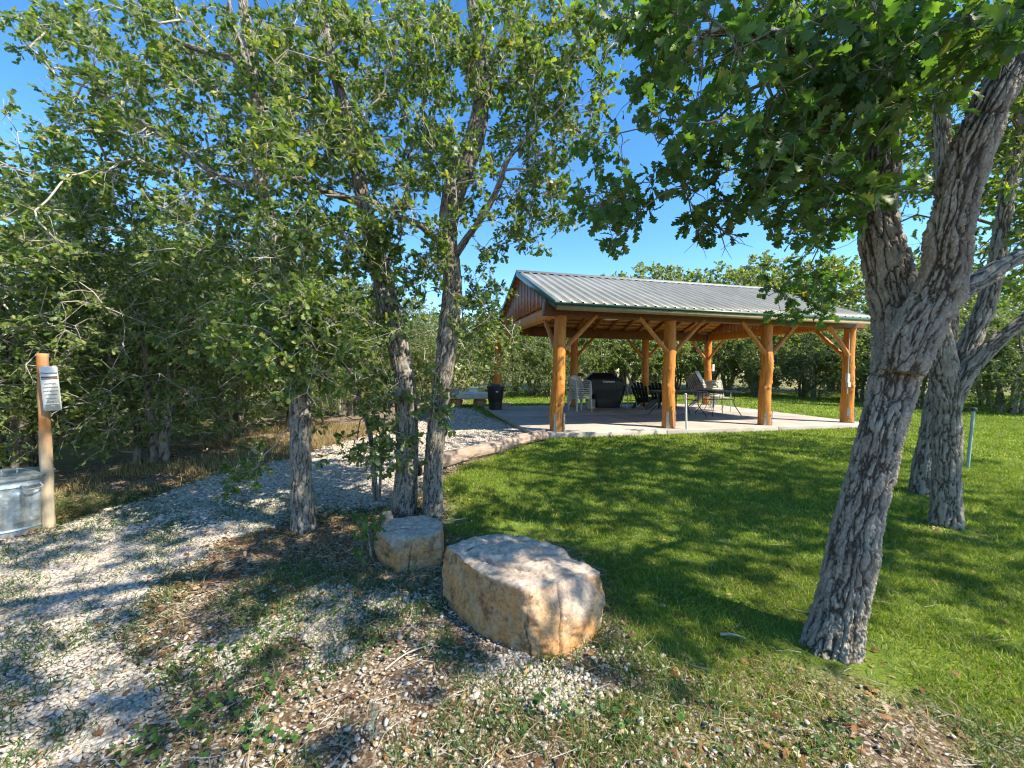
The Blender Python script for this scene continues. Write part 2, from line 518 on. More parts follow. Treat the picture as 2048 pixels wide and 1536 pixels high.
def blobs(rows, rng):
    """crown clusters: (px, py, rx, ry, near, far, count)"""
    out = []
    for px, py, rx, ry, d0, d1, n in rows:
        for _ in range(n):
            a = rng.random() * 2 * math.pi; q = math.sqrt(rng.random())
            out.append(at(px + rx * q * math.cos(a), py + ry * q * math.sin(a), rng.uniform(d0, d1)))
    return out

def ellip(c, r, n, rng, shell=.35):
    v = unit(rng.normal(size=(n, 3))) * (rng.random((n, 1)) ** shell)
    return np.array(c) + v * np.array(r)

def tree(name, label, cat, limbs, clusters, rng, kind, size, bark, leafmat, twigmat, seg=56, ds=.014, amp=.008, cell=.03,
         flare=.3, twigs=4, per=6, tl=(.07, .2), step=.13, group=None, bare=0, seeds=0, pl_w=.12, sub=True, knots=(), extra=None, tip_r=.0032, wander=.25):
    """limbs: list of (points, radii); the first is the trunk. A thing with the parts trunk and crown."""
    base = limbs[0][0][0].copy(); base[2] = float(gz(base[0], base[1]))
    root = thing(name, label, cat, base, 0, group)
    mb = MB(); rid = []
    skel = []
    for i, (P, r) in enumerate(limbs):
        sg = seg if r.max() > .6 * limbs[0][1].max() else max(20, seg // 2)
        V, Q, T, rg, Pd, rd = bark_tube(P, r, sg, ds, amp * min(1, r.max() / limbs[0][1].max() + .15), seeds + 13 * i, cell, flare=flare if i == 0 else 0, knots=knots if i == 0 else ())
        mb.add(V - base, Q, T); rid.append(rg); skel.append((Pd, rd))
    cl = np.asarray(clusters)
    PA, par, n0, FX, tips, tdir = grow(skel, cl, rng, step, wander, pl_w)
    mb.mi = 1
    k0 = mb.n
    twig_tubes(mb, PA - base, par, n0, FX, tip_r)
    if bare:
        idx = rng.choice(len(tips), bare)
        for c, d in zip(tips[idx] - base, tdir[idx]):
            for _ in range(3):
                e = unit(d * .3 + rng.normal(size=3)); l = rng.uniform(.12, .28)
                mid = c + e * l * .5 + rng.normal(size=3) * .03
                mb.tube([c, mid, c + e * l + rng.normal(size=3) * .05], [.0035, .0026, .0012], 4, cap=False)
                e2 = unit(e + rng.normal(size=3) * .8)
                mb.tube([mid, mid + e2 * l * .45], [.002, .001], 3, cap=False)
    V, Q = foliage(tips - base, tdir, rng, kind, size, twigs, per, tl, mb=mb if sub else None)
    if extra is not None:
        V2, Q2 = extra(base, skel, rng, mb)
        Q = np.vstack([Q, Q2 + len(V)]); V = np.vstack([V, V2])
    V0 = np.vstack(mb.V); Q0 = np.vstack(mb.Q); T0 = np.vstack(mb.T) if mb.T else None
    ridge = np.concatenate(rid + [np.full(len(V0) - sum(len(x) for x in rid), .7)])
    me = np_mesh('trunk', V0, Q0, T0, [bark, twigmat], True, np.concatenate(mb.qm), np.concatenate(mb.tm) if mb.tm else None, {'ridge': ('POINT', 'FLOAT', ridge)})
    link('trunk', me, root)
    link('crown', np_mesh('crown', V, Q, None, [leafmat], True), root)
    return root
# ------------------------------------------------------------------ ground
rngG = np.random.default_rng(3)

def world_poly(px): return np.array([gp(x, y)[:2] for x, y in px])

def sdist(poly, P, closed=True):
    """distance to a polygon's edge, positive inside"""
    x, y = P[:, 0], P[:, 1]
    d = np.full(len(P), 1e9); ins = np.zeros(len(P), bool)
    n = len(poly)
    for i in range(n if closed else n - 1):
        a = poly[i]; b = poly[(i + 1) % n]
        e = b - a; w = P - a
        t = np.clip((w @ e) / (e @ e + 1e-12), 0, 1)
        d = np.minimum(d, np.hypot(w[:, 0] - t * e[0], w[:, 1] - t * e[1]))
        c = ((a[1] > y) != (b[1] > y)) & (x < (b[0] - a[0]) * (y - a[1]) / (b[1] - a[1] + 1e-15) + a[0])
        ins ^= c
    return np.where(ins, d, -d)

PATH = np.vstack([world_poly([(-260, 1120), (60, 1075), (110, 1065), (220, 1022), (330, 988), (400, 962), (470, 940), (580, 918), (690, 884), (800, 860), (840, 846), (905, 818)]),
                  [[-1.9, 14.6], [-1.15, 14.2], [-.95, 12.6], [.62, 7.95]],
                  world_poly([(1080, 872), (850, 950), (835, 975), (760, 1010), (680, 1022), (590, 1040), (500, 1065), (430, 1110), (330, 1170), (260, 1260), (230, 1340), (330, 1400), (250, 1480), (100, 1536), (-260, 1560)])])
SPARSE = world_poly([(560, 1150), (700, 1165), (880, 1175), (905, 1235), (1000, 1300), (1100, 1340), (1240, 1440), (1180, 1560), (900, 1600), (300, 1620), (380, 1420), (430, 1230)])
MULCH = world_poly([(520, 1062), (640, 1030), (760, 1018), (880, 1030), (885, 1130), (740, 1150), (640, 1130), (540, 1150), (420, 1185), (380, 1130), (430, 1085)])
LAWN = np.vstack([world_poly([(1086, 876), (960, 917), (880, 957), (876, 1040), (890, 1070), (1000, 1072), (1130, 1110), (1216, 1180), (1222, 1270), (1300, 1330), (1420, 1370), (1560, 1380), (1720, 1400), (1900, 1450), (2048, 1500), (2300, 1560)]),
                  [[40, 1.4], [40, 26], [-2, 26], [-2, 13.7]], [[-1.5, 13.4]], [[.6, 7.9]]])
TH = R(13.8)
U_ = np.array([math.cos(TH), math.sin(TH)]); V_ = np.array([-math.sin(TH), math.cos(TH)])
def uv2w(u, v): return U_ * u + V_ * v
SLAB = np.array([uv2w(2.35, 7.57), uv2w(11.35, 7.57), uv2w(11.35, 13.6), uv2w(2.05, 13.6)])

def n2(P, sc, s=0, o=3): return fbm(np.c_[P * sc, np.zeros(len(P))], o, s)

def masks(P):
    P = np.asarray(P, float)
    wob = (n2(P, 2.2, 5) - .5) * .5 + (n2(P, 9, 6) - .5) * .14
    gp_ = sdist(PATH, P); ln = sdist(LAWN, P); sp = sdist(SPARSE, P)
    near = sstep(6.5, 3.0, P[:, 1])
    path = sstep(-.10, .14, gp_ + wob * .55 * (.3 + near))
    patch = n2(P, 2.6, 8) + .25 * (n2(P, 8, 9) - .5)
    sparse = sstep(-.1, .12, sp + wob) * sstep(.40, .56, patch) * .9
    mul = sstep(-.08, .14, sdist(MULCH, P) + wob * .6)
    path = path * (1 - .9 * mul); sparse = sparse * (1 - .9 * mul)
    lawn = sstep(-.10, .20, ln + wob * .8)
    slab = sdist(SLAB, P) > .02
    return path, sparse, lawn, slab, gp_, ln

def axis_coords(lo, hi, fine, far):
    a = list(np.arange(lo, hi, fine)); s = fine
    while a[-1] < far: s *= 1.17; a.append(a[-1] + s)
    s = fine
    while a[0] > -far: s *= 1.17; a.insert(0, a[0] - s)
    return np.array(a)

gx = axis_coords(-6.5, 9.0, .05, 420); gy = axis_coords(0.6, 15.5, .05, 420)
XX, YY = np.meshgrid(gx, gy)
PP = np.c_[XX.ravel(), YY.ravel()]
path, sparse, lawn, slabm, gd, ld = masks(PP)
ZZ = gz(PP[:, 0], PP[:, 1]) + (n2(PP, 6, 20) - .5) * .018 * (1 - lawn) * (np.abs(PP[:, 0]) < 12)
nx, ny = len(gx), len(gy)
i = np.arange(ny - 1)[:, None] * nx; j = np.arange(nx - 1)[None]
GQ = np.stack([i + j, i + j + 1, i + nx + j + 1, i + nx + j], -1).reshape(-1, 4)
col = np.c_[path, np.clip(sparse, 0, 1), lawn, np.ones(len(PP))]

t = NT('ground')
v = t.co()
mk = t.n('ShaderNodeAttribute'); mk.attribute_name = 'mask'
sx = t.n('ShaderNodeSeparateColor'); t.l(mk.outputs['Color'], sx.inputs[0])
soil = t.ramp(t.noise(v, 7, 8, .65), [(.28, (.04, .026, .017)), (.5, (.10, .064, .04)), (.72, (.19, .125, .075))])
soil = t.mix(t.val(t.noise(v, 55, 4, .7), .48, .62), soil, (.30, .235, .165))
gc_ = t.voronoi(v, 95, 'F1', 'Color'); gsx = t.n('ShaderNodeSeparateColor'); t.l(gc_, gsx.inputs[0])
soil = t.mix(t.val(gsx.outputs[0], .80, .84), soil, (.40, .36, .30))
vc = t.voronoi(v, 26, 'F1', 'Color'); vd = t.voronoi(v, 26, 'DISTANCE_TO_EDGE', 'Distance')
sv = t.n('ShaderNodeSeparateColor'); t.l(vc, sv.inputs[0])
peb = t.ramp(sv.outputs[0], [(0, (.34, .31, .27)), (.35, (.52, .49, .45)), (.8, (.66, .63, .58)), (1, (.5, .38, .27))])
peb = t.mix(t.val(vd, .0, .12), (.13, .11, .09), peb)
gr = t.ramp(t.noise(t.mapping(v, (1, 1, 1)), 3.2, 6, .6), [(.3, (.10, .16, .024)), (.55, (.18, .24, .032)), (.75, (.25, .29, .05))])
gr = t.mix(t.val(t.noise(v, 90, 3, .6), .35, .7), t.mix(.55, gr, (.04, .07, .018)), gr)
dry = t.ramp(t.noise(v, 1.7, 5, .6), [(.4, (.17, .17, .06)), (.7, (.28, .24, .11))])
far = t.n('ShaderNodeSeparateXYZ'); t.l(t.co('Object'), far.inputs[0])
base = t.mix(sx.outputs[0], soil, peb)
base = t.mix(t.math('MULTIPLY', sx.outputs[1], .45), base, peb)
base = t.mix(sx.outputs[2], base, gr)
d_out = t.attr('outer')
base = t.mix(d_out, base, dry)
hb = t.mix(sx.outputs[0], t.noise(v, 60, 6, .7), vd)
gm = t.done(t.bsdf(base, .95, .1, 0, t.bump(hb, .6, .02)))
outer = np.clip(sstep(-.3, 1.0, -sdist(np.array([[-4.3, .3], [-4.3, 6], [-3.7, 8], [-2.6, 11], [-2.2, 14.5], [-2.5, 20], [0, 21], [40, 27], [40, .3]]), PP)), 0, 1) * (1 - path)
leafy = sstep(-5.6, -7.5, PP[:, 0]) + sstep(14, 20, PP[:, 1])
outer = outer * np.clip(leafy, 0, 1)
me = np_mesh('ground', np.c_[PP, ZZ], GQ, None, [gm], True, attrs={'mask': ('POINT', 'FLOAT_COLOR', col), 'outer': ('POINT', 'FLOAT', outer)})
tag(link('ground', me), kind='structure')

# ------------------------------------------------------------------ stuff on the ground
def scatter(n, lo, hi, dens):
    P = rngG.uniform(lo, hi, (n, 2))
    return P[rngG.random(n) < dens(P)]

def inview(P, pad=1.0):
    return (np.abs(P[:, 0]) < P[:, 1] * 1.36 + pad)

def rot_scale(Vt, n, sx, sy, sz, yaw, tilt=.3):
    c, s = np.cos(yaw), np.sin(yaw)
    ta = rngG.normal(size=n) * tilt; tb = rngG.normal(size=n) * tilt
    X = Vt[None, :, 0] * sx[:, None]; Y = Vt[None, :, 1] * sy[:, None]; Z = Vt[None, :, 2] * sz[:, None]
    Z = Z + X * ta[:, None] + Y * tb[:, None]
    return np.stack([X * c[:, None] - Y * s[:, None], X * s[:, None] + Y * c[:, None], Z], -1)

def octa(sub):
    bm = bmesh.new(); bmesh.ops.create_icosphere(bm, subdivisions=sub, radius=1)
    V = np.array([v.co for v in bm.verts]); T = np.array([[v.index for v in f.verts] for f in bm.faces]); bm.free()
    return V, T

def m_island(name, stops, rough=.7, spec=.3, trans=0.0, noise=.35, nscale=70, backdark=None, interp='LINEAR'):
    t = NT(name)
    g = t.n('ShaderNodeNewGeometry')
    col = t.ramp(g.outputs['Random Per Island'], stops, interp)
    if noise:
        col = t.mix(noise, col, t.ramp(t.noise(t.co(), nscale, 4, .65), [(.3, (.45, .43, .4)), (.7, (1.3, 1.3, 1.3))]), 'MULTIPLY')
    b = t.bsdf(col, rough, spec)
    if trans:
        tr = t.n('ShaderNodeBsdfTranslucent'); t.l(t.mix(1.0, col, (1.5, 1.6, .6), 'MULTIPLY'), tr.inputs[0])
        mx = t.n('ShaderNodeMixShader'); mx.inputs[0].default_value = trans
        t.l(b.outputs[0], mx.inputs[1]); t.l(tr.outputs[0], mx.inputs[2]); return t.done(mx)
    return t.done(b)

PEBBLE = m_island('pebble', [(0, (.18, .15, .12)), (.15, (.30, .26, .215)), (.4, (.42, .38, .325)), (.72, (.55, .51, .45)), (.88, (.50, .415, .31)), (1, (.41, .28, .17))], .75, .3)

def pebbles():
    Vs, Ts, n = [], [], 0
    for cnt, ylo, yhi, sub, smin, smax in ((140000, 1.2, 3.6, 1, .005, .015), (70000, 3.6, 6.6, 1, .010, .023), (34000, 6.6, 14.2, 1, .02, .034)):
        V0, T0 = octa(sub)
        def dens(P):
            p, s, l, sl, gd_, ld_ = masks(P)
            cl = n2(P, 4.2, 31) + .3 * (n2(P, 15, 32) - .5)
            a = p * (.45 + .55 * sstep(.3, .5, cl)) * (1 - .75 * sstep(.47, .62, n2(P, 1.6, 33)) * sstep(5.2, 3.4, P[:, 1]))
            return np.clip(np.maximum(a, s * .72) * (1 - .95 * l) + .02 * (P[:, 1] < 2.7) * (P[:, 0] < 1) * (1 - l) + .004 * (P[:, 1] < 2.0) * (1 - l), 0, 1) * (~sl) * inview(P, .4)
        P = scatter(cnt * 4, (-6.2, ylo), (3.2, yhi), dens)[:cnt]
        m = len(P)
        big = rngG.random(m) ** 2.2
        r = smin + (smax - smin) * big
        r = np.where(rngG.random(m) < .006, r * 1.7, r)
        V = rot_scale(V0, m, r * rngG.uniform(1.0, 1.5, m), r * rngG.uniform(.7, 1.0, m), r * rngG.uniform(.32, .6, m), rngG.random(m) * 6.28, .22)
        V = V * (1 + .22 * (rngG.random(V.shape[:2]) - .5))[..., None]
        z = gz(P[:, 0], P[:, 1]) + r * rngG.uniform(.05, .5, m) + .006
        V = V + np.stack([P[:, 0], P[:, 1], z], -1)[:, None]
        T = T0[None] + (np.arange(m) * len(V0))[:, None, None] + n
        Vs.append(V.reshape(-1, 3)); Ts.append(T.reshape(-1, 3)); n += m * len(V0)
    tag(link('gravel', np_mesh('gravel', np.vstack(Vs), None, np.vstack(Ts), [PEBBLE], True)),
        'loose white and tan gravel covering the path and scattered round the boulders', 'gravel', kind='stuff')
pebbles()

def blades(P, h, w, lean, rngx):
    m = len(P)
    yaw = rngx.random(m) * 6.283; ly = rngx.random(m) * 6.283
    dx, dy = np.cos(yaw) * w, np.sin(yaw) * w
    lx, lyy = np.cos(ly) * lean * h, np.sin(ly) * lean * h
    z = gz(P[:, 0], P[:, 1]) - .004
    B = np.stack([P[:, 0], P[:, 1], z], -1)
    o = np.zeros(m)
    V = np.stack([B + np.stack([-dx, -dy, o], -1), B + np.stack([dx, dy, o], -1),
                  B + np.stack([lx * .4 - dx * .8, lyy * .4 - dy * .8, h * .55], -1), B + np.stack([lx * .4 + dx * .8, lyy * .4 + dy * .8, h * .55], -1),
                  B + np.stack([lx, lyy, h * (1 - .3 * np.minimum(lean, 1.2))], -1)], 1)
    k = np.arange(m)[:, None] * 5
    return V.reshape(-1, 3), (k[:, None] + np.array([[0, 1, 3, 2]])).reshape(-1, 4), (k[:, None] + np.array([[2, 3, 4]])).reshape(-1, 3)

GRASS = m_island('grass_blade', [(0, (.08, .145, .018)), (.45, (.16, .245, .030)), (.8, (.26, .335, .045)), (.94, (.41, .42, .10)), (1, (.50, .42, .20))], .5, .3, .42, .55, 1.3)
STRAW = m_island('dry_blade', [(0, (.17, .12, .06)), (.4, (.30, .22, .11)), (.75, (.42, .33, .17)), (.9, (.2, .2, .07)), (1, (.11, .14, .04))], .7, .2, .25, 0)
WEED = m_island('weed_leaf', [(0, (.035, .085, .02)), (.6, (.07, .15, .035)), (1, (.13, .2, .06))], .5, .3, .35, 0)
LITTER = m_island('dead_leaf', [(0, (.07, .036, .018)), (.35, (.17, .08, .033)), (.7, (.29, .15, .065)), (.9, (.42, .27, .14)), (1, (.5, .42, .28))], .75, .2, .15, 0)

TRUNKS = [gp(608, 1065), gp(807, 1030), gp(866, 1035), gp(1663, 1312), gp(1890, 1058), gp(1843, 997)]
ROCKS = [(np.array([.05, 2.42]), .44), (np.array([-.80, 3.13]), .25)]
def blocked(P, pad=0.0):
    b = np.zeros(len(P), bool)
    for c, r in ROCKS: b |= np.hypot(P[:, 0] - c[0], P[:, 1] - c[1]) < r + pad
    return b

def grass():
    Vs, Qs, Ts, n = [], [], [], 0
    for cnt, lo, hi, h, w in ((130000, (-1.5, 1.2), (5.2, 3.4), .040, .0019), (150000, (-1.6, 3.4), (9, 6.5), .05, .0028), (120000, (-1.6, 6.5), (17, 12.5), .055, .006), (60000, (-2.5, 12.5), (30, 25), .06, .014)):
        def dens(P):
            p, s, l, sl, gd_, ld_ = masks(P)
            bare = sstep(.5, .7, n2(P, 1.9, 41) + .25 * (n2(P, 7, 42) - .5)) * sstep(.9, .1, ld_)
            trk = np.zeros(len(P))
            for q in TRUNKS: trk = np.maximum(trk, sstep(.45, .2, np.hypot(P[:, 0] - q[0], P[:, 1] - q[1])))
            thin = sstep(-1.3, .1, ld_) * sstep(.36, .52, n2(P, 2.6, 47)) * .85 * (P[:, 0] > .1) * (P[:, 1] < 3.2) * (1 - p)
            return np.clip(np.maximum(l * (1 - .85 * bare), thin) * (1 - .8 * trk), 0, 1) * (~sl) * inview(P, .5) * ~blocked(P) * (.55 + .45 * sstep(.35, .6, n2(P, 3.3, 43)))
        P = scatter(int(cnt * 1.7), lo, hi, dens)
        m = len(P)
        hh = h * rngG.uniform(.5, 1.25, m) * (.75 + .5 * n2(P, 1.4, 44)); ww = w * rngG.uniform(.7, 1.3, m)
        V, Q, T = blades(P, hh, ww, rngG.uniform(.25, 1.35, m), rngG)
        Vs.append(V); Qs.append(Q + n); Ts.append(T + n); n += len(V)
    tag(link('lawn_grass', np_mesh('lawn_grass', np.vstack(Vs), np.vstack(Qs), np.vstack(Ts), [GRASS], True)),
        'short green lawn grass in dappled shade round the oaks and pavilion', 'grass', kind='stuff')
    # thin weeds and tufts in gravel and soil
    Vs, Qs, Ts, n = [], [], [], 0
    def dw(P):
        p, s, l, sl, gd_, ld_ = masks(P)
        a = np.maximum(sstep(.52, .62, n2(P, 1.25, 51) * .75 + n2(P, 4.5, 52) * .25), sstep(.47, .6, n2(P, 1.6, 33)) * sstep(.4, .6, n2(P, 5, 54)) * .9) * sstep(5.2, 3.8, P[:, 1])
        edge = np.exp(-(gd_ / .16) ** 2) * sstep(.42, .6, n2(P, 2.5, 53)) * .6
        return np.clip(np.maximum(a, edge) * (1 - l) * (1 - .7 * sstep(-.1, .2, sdist(MULCH, P))), 0, 1) * inview(P, .4) * ~blocked(P) * (~sl)
    P = scatter(260000, (-5.5, 1.2), (2.5, 7.5), dw); m = len(P)
    V, Q, T = blades(P, rngG.uniform(.02, .075, m), rngG.uniform(.0014, .003, m), rngG.uniform(.3, 1.3, m), rngG)
    tag(link('weeds', np_mesh('weeds', V, Q, T, [WEED], True)), 'thin green weeds growing in patches through the gravel', 'weeds', kind='stuff')
    def dd(P):
        p, s, l, sl, gd_, ld_ = masks(P)
        a = (1 - p) * (1 - .9 * l) * sstep(.36, .54, n2(P, 1.8, 61)) * .5
        e = np.exp(-((ld_ + .05) / .45) ** 2) * sstep(.42, .58, n2(P, 1.9, 62)) * .45 * (P[:, 1] < 3.4)
        hd = np.exp(-((gd_ + .16) / .16) ** 2) * (P[:, 0] < -2) * .45 * sstep(.4, .6, n2(P, 1.1, 66)) + np.exp(-((P[:, 0] + 3.9) ** 2 + (P[:, 1] - 7.4) ** 2) / .5) * .6
        return np.clip(np.maximum.reduce([a, e, hd]), 0, 1) * inview(P, .4) * ~blocked(P) * (~sl)
    P = scatter(240000, (-5.5, 1.2), (4.2, 9.5), dd); m = len(P)
    tall = (P[:, 0] < -2.2) & (P[:, 1] > 4.5)
    hh = rngG.uniform(.02, .07, m) * np.where(tall, rngG.uniform(1, 2.6, m), 1)
    V, Q, T = blades(P, hh, rngG.uniform(.0012, .0026, m) * np.where(tall, 1.8, 1), np.where(tall, rngG.uniform(.1, .6, m), rngG.uniform(.6, 2.2, m)), rngG)
    tag(link('dry_grass', np_mesh('dry_grass', V, Q, T, [STRAW], True)), 'straw coloured dry grass and stems lying on bare soil and along the hedge', 'dry grass', kind='stuff')
grass()

def litter():
    def dl(P):
        p, s, l, sl, gd_, ld_ = masks(P)
        a = (1 - p) * (1 - l) * .3 + 1.0 * sstep(-.1, .2, sdist(MULCH, P)) * (.35 + .65 * sstep(.35, .6, n2(P, 2.4, 71))) * (1 - l) + .03 * l * (P[:, 1] < 4)
        for q in TRUNKS[:3]: a = np.maximum(a, .8 * sstep(1.25, .3, np.hypot(P[:, 0] - q[0], P[:, 1] - q[1])) * (1 - p * .8) * (1 - .7 * l))
        for q in TRUNKS[3:]: a = np.maximum(a, .28 * sstep(.5, .2, np.hypot(P[:, 0] - q[0], P[:, 1] - q[1])))
        a = np.maximum(a, np.exp(-((gd_ + .15) / .25) ** 2) * 1.0 * (P[:, 0] < -1.5))
        a = np.maximum(a * np.where(P[:, 1] < 2.5, .45, 1), .08 * sstep(.8, .2, np.abs(ld_)) * (P[:, 1] < 3))
        return np.clip(a, 0, 1) * inview(P, .3) * ~blocked(P, -.03) * (~sl)
    P = scatter(80000, (-5.6, 1.15), (4.5, 10), dl)[:24000]; m = len(P)
    z = gz(P[:, 0], P[:, 1]) + rngG.uniform(.004, .022, m)
    pos = np.stack([P[:, 0], P[:, 1], z], -1)
    ax = unit(np.c_[rngG.normal(size=(m, 2)), rngG.normal(size=m) * .25]); nr = unit(np.c_[rngG.normal(size=(m, 2)) * .45, np.ones(m)])
    V, Q = leaves_mesh(pos, ax, nr, rngG.uniform(.018, .055, m), 'mid')
    tag(link('leaf_litter', np_mesh('leaf_litter', V, Q, None, [LITTER], True)), 'dead brown oak leaves littering the soil under the trees', 'leaf litter', kind='stuff')
    mb = MB()
    P = scatter(9000, (-3.5, 1.2), (3.4, 4.6), lambda P: (1 - masks(P)[0]) * (1 - .9 * masks(P)[2]) * .35 * inview(P, .2) * ~blocked(P))[:900]
    for x, y in P:
        a = random.random() * 6.28; l = random.uniform(.04, .16); z = float(gz(x, y)) + .012
        mb.tube([(x, y, z), (x + math.cos(a) * l * .5, y + math.sin(a) * l * .5 + random.uniform(-.01, .01), z + .006), (x + math.cos(a + .2) * l, y + math.sin(a + .2) * l, z)], [.0018, .0016, .0008], 4, cap=False)
    tag(mb.build('twig_litter', TWIG), 'small grey twigs strewn over the soil in the foreground', 'twigs', kind='stuff')
litter()

def clover():
    """round-leaved ground cover at the lower left"""
    Vs, Qs, n = [], [], 0
    cen = [gp(x, y) for x, y in ((455, 1440), (400, 1470), (540, 1375), (360, 1330), (480, 1310), (505, 1250), (330, 1490), (600, 1250), (640, 1150), (690, 1225), (770, 1290), (520, 1400), (430, 1395), (560, 1480), (1500, 1480), (1690, 1500), (1330, 1200), (1090, 1430), (1270, 1460))]
    pos, ax, nr, sz = [], [], [], []
    mb = MB()
    for c in cen:
        for _ in range(rngG.integers(14, 36)):
            o = rngG.normal(size=2) * np.array([.12, .07]); h = rngG.uniform(.015, .07)
            p = np.array([c[0] + o[0], c[1] + o[1], 0]); p[2] = gz(p[0], p[1])
            q = p + np.array([rngG.normal() * .015, rngG.normal() * .015, h])
            mb.tube([p, q], [.0012, .0008], 3, cap=False)
            for _ in range(rngG.integers(1, 4)):
                a = unit(np.r_[rngG.normal(size=2), .15]); s = rngG.uniform(.009, .024)
                b = np.cross([0, 0, 1], a); b = unit(b); k = 7
                ang = np.linspace(0, 2 * math.pi, k, endpoint=False)
                nrm = unit(np.r_[rngG.normal(size=2) * .35, 1.0])
                e1 = unit(a - nrm * a.dot(nrm)); e2 = np.cross(nrm, e1)
                ring = q + e1 * s * .5 + (np.cos(ang)[:, None] * e1 + np.sin(ang)[:, None] * e2) * s * .55
                mb.add(np.vstack([q + e1 * s * .5 - nrm * s * .12, ring]), None, [[0, 1 + i, 1 + (i + 1) % k] for i in range(k)])
    tag(mb.build('ground_cover', WEED, auto=False), 'low round-leaved green ground cover in small clumps on the gravel edge', 'ground cover', kind='stuff')
clover()

# ------------------------------------------------------------------ boulders
def m_rock(name):
    t = NT(name); v = t.co()
    n1 = t.noise(v, 3.2, 6, .6, .6); n2_ = t.noise(v, 9, 8, .7); n3 = t.noise(v, 38, 6, .75)
    side = t.ramp(n1, [(.24, (.33, .265, .195)), (.40, (.42, .27, .14)), (.50, (.47, .24, .09)), (.62, (.43, .30, .175)), (.78, (.43, .36, .27))])
    side = t.mix(t.val(n2_, .53, .64), side, (.17, .105, .06))
    side = t.mix(t.val(t.noise(t.mapping(v, (1, 1, .6), loc=(3, 1, 0)), 11, 5, .6), .66, .72), side, (.6, .57, .52))
    top = t.ramp(n2_, [(.3, (.29, .23, .18)), (.5, (.43, .36, .29)), (.7, (.54, .47, .39))])
    top = t.mix(t.val(n1, .55, .72), top, (.43, .34, .26))
    col = t.mix(t.attr('top'), side, top)
    col = t.mix(.85, col, t.ramp(n3, [(.3, (.4, .37, .35)), (.55, (1.05, 1.05, 1.05)), (.8, (1.2, 1.2, 1.2))]), 'MULTIPLY')
    low = t.attr('crack')
    col = t.mix(low, col, (.07, .05, .035))
    b1 = t.bump(n3, .55, .012); b2 = t.bump(t.noise(v, 120, 4, .7), .4, .004, b1)
    return t.done(t.bsdf(col, .9, .18, 0, b2))
ROCKM = m_rock('sandstone')

def boulder(name, label, cat, pts, base, vox, seed, cracks=(), ledge=None, group=None, amp=.03, mat=None, smooth=2):
    bm = bmesh.new()
    for p in pts: bm.verts.new(p)
    bmesh.ops.convex_hull(bm, input=bm.verts)
    tmp = bpy.data.meshes.new('tmp'); bm.to_mesh(tmp); bm.free()
    o = bpy.data.objects.new('tmp', tmp); COL.objects.link(o)
    m = o.modifiers.new('r', 'REMESH'); m.mode = 'VOXEL'; m.voxel_size = vox; m.use_smooth_shade = True
    m2 = o.modifiers.new('s', 'SMOOTH'); m2.factor = .6; m2.iterations = smooth
    me = bpy.data.meshes.new_from_object(o.evaluated_get(DEP()))
    bpy.data.objects.remove(o); bpy.data.meshes.remove(tmp)
    n = len(me.vertices); V = np.zeros(n * 3, np.float32); me.vertices.foreach_get('co', V); V = V.reshape(-1, 3).astype(float)
    N = np.zeros(n * 3, np.float32); me.vertices.foreach_get('normal', N); N = N.reshape(-1, 3).astype(float)
    top = sstep(.45, .8, N[:, 2] + (fbm(V * 5, 3, seed) - .5) * .5)
    q = V * np.array([4.2, 4.2, 5.5])
    w = np.stack([fbm(q + 3, 3, seed + 1), fbm(q + 8, 3, seed + 2), fbm(q, 3, seed + 3)], 1) - .5
    d1, d2 = voro(V * np.array([3.6, 3.6, 5]) + w * .9, seed)
    facet = (d1 - .5)
    disp = amp * (1.5 * (fbm(V * 3.2, 4, seed + 4) - .5) + .9 * facet) + amp * .9 * (fbm(V * 14, 4, seed + 5) - .5) + amp * .5 * (fbm(V * 45, 3, seed + 6) - .5)
    layer = np.abs(((V[:, 2] + .05 * fbm(V * 3, 2, seed + 8)) * 22) % 1 - .5) * 2
    disp -= amp * .22 * sstep(.8, 1.0, layer) * (1 - top)
    ck = np.zeros(n)
    for a, b, wd, dp, ig in cracks:
        msk = np.ones(3); msk[ig] = 0
        a = np.array(a) * msk; b = np.array(b) * msk; e = b - a
        wob = (V + w * .09) * msk
        tt = np.clip(((wob - a) @ e) / (e @ e), 0, 1)
        dist = np.linalg.norm(wob - a - tt[:, None] * e, axis=1) + (9 if ig == 1 else 0) * (N[:, 1] > 0) + (9 if ig == 2 else 0) * (N[:, 2] < .2)
        c = np.exp(-(dist / wd) ** 2) * (.4 + .6 * np.sin(math.pi * np.clip(tt, .02, .98)))
        disp -= dp * c; ck = np.maximum(ck, sstep(.45, .9, c))
    V = V + N * disp[:, None]
    if ledge is not None:
        (lx, ly), (dx, dy), hgt = ledge
        sgn = (V[:, 0] - lx) * dx + (V[:, 1] - ly) * dy + (w[:, 0]) * .12
        V[:, 2] += hgt * sstep(-.015, .03, sgn) * sstep(.12, .25, V[:, 2])
    me.vertices.foreach_set('co', V.astype(np.float32).ravel())
    for an, arr in (('top', top), ('crack', ck)):
        a = me.attributes.new(an, 'FLOAT', 'POINT'); a.data.foreach_set('value', arr.astype(np.float32))
    me.polygons.foreach_set('use_smooth', np.ones(len(me.polygons), bool))
    me.materials.clear(); me.materials.append(mat or ROCKM); me.update(); me.name = name
    o = link(name, me, None, base)
    return tag(o, label, cat, group)

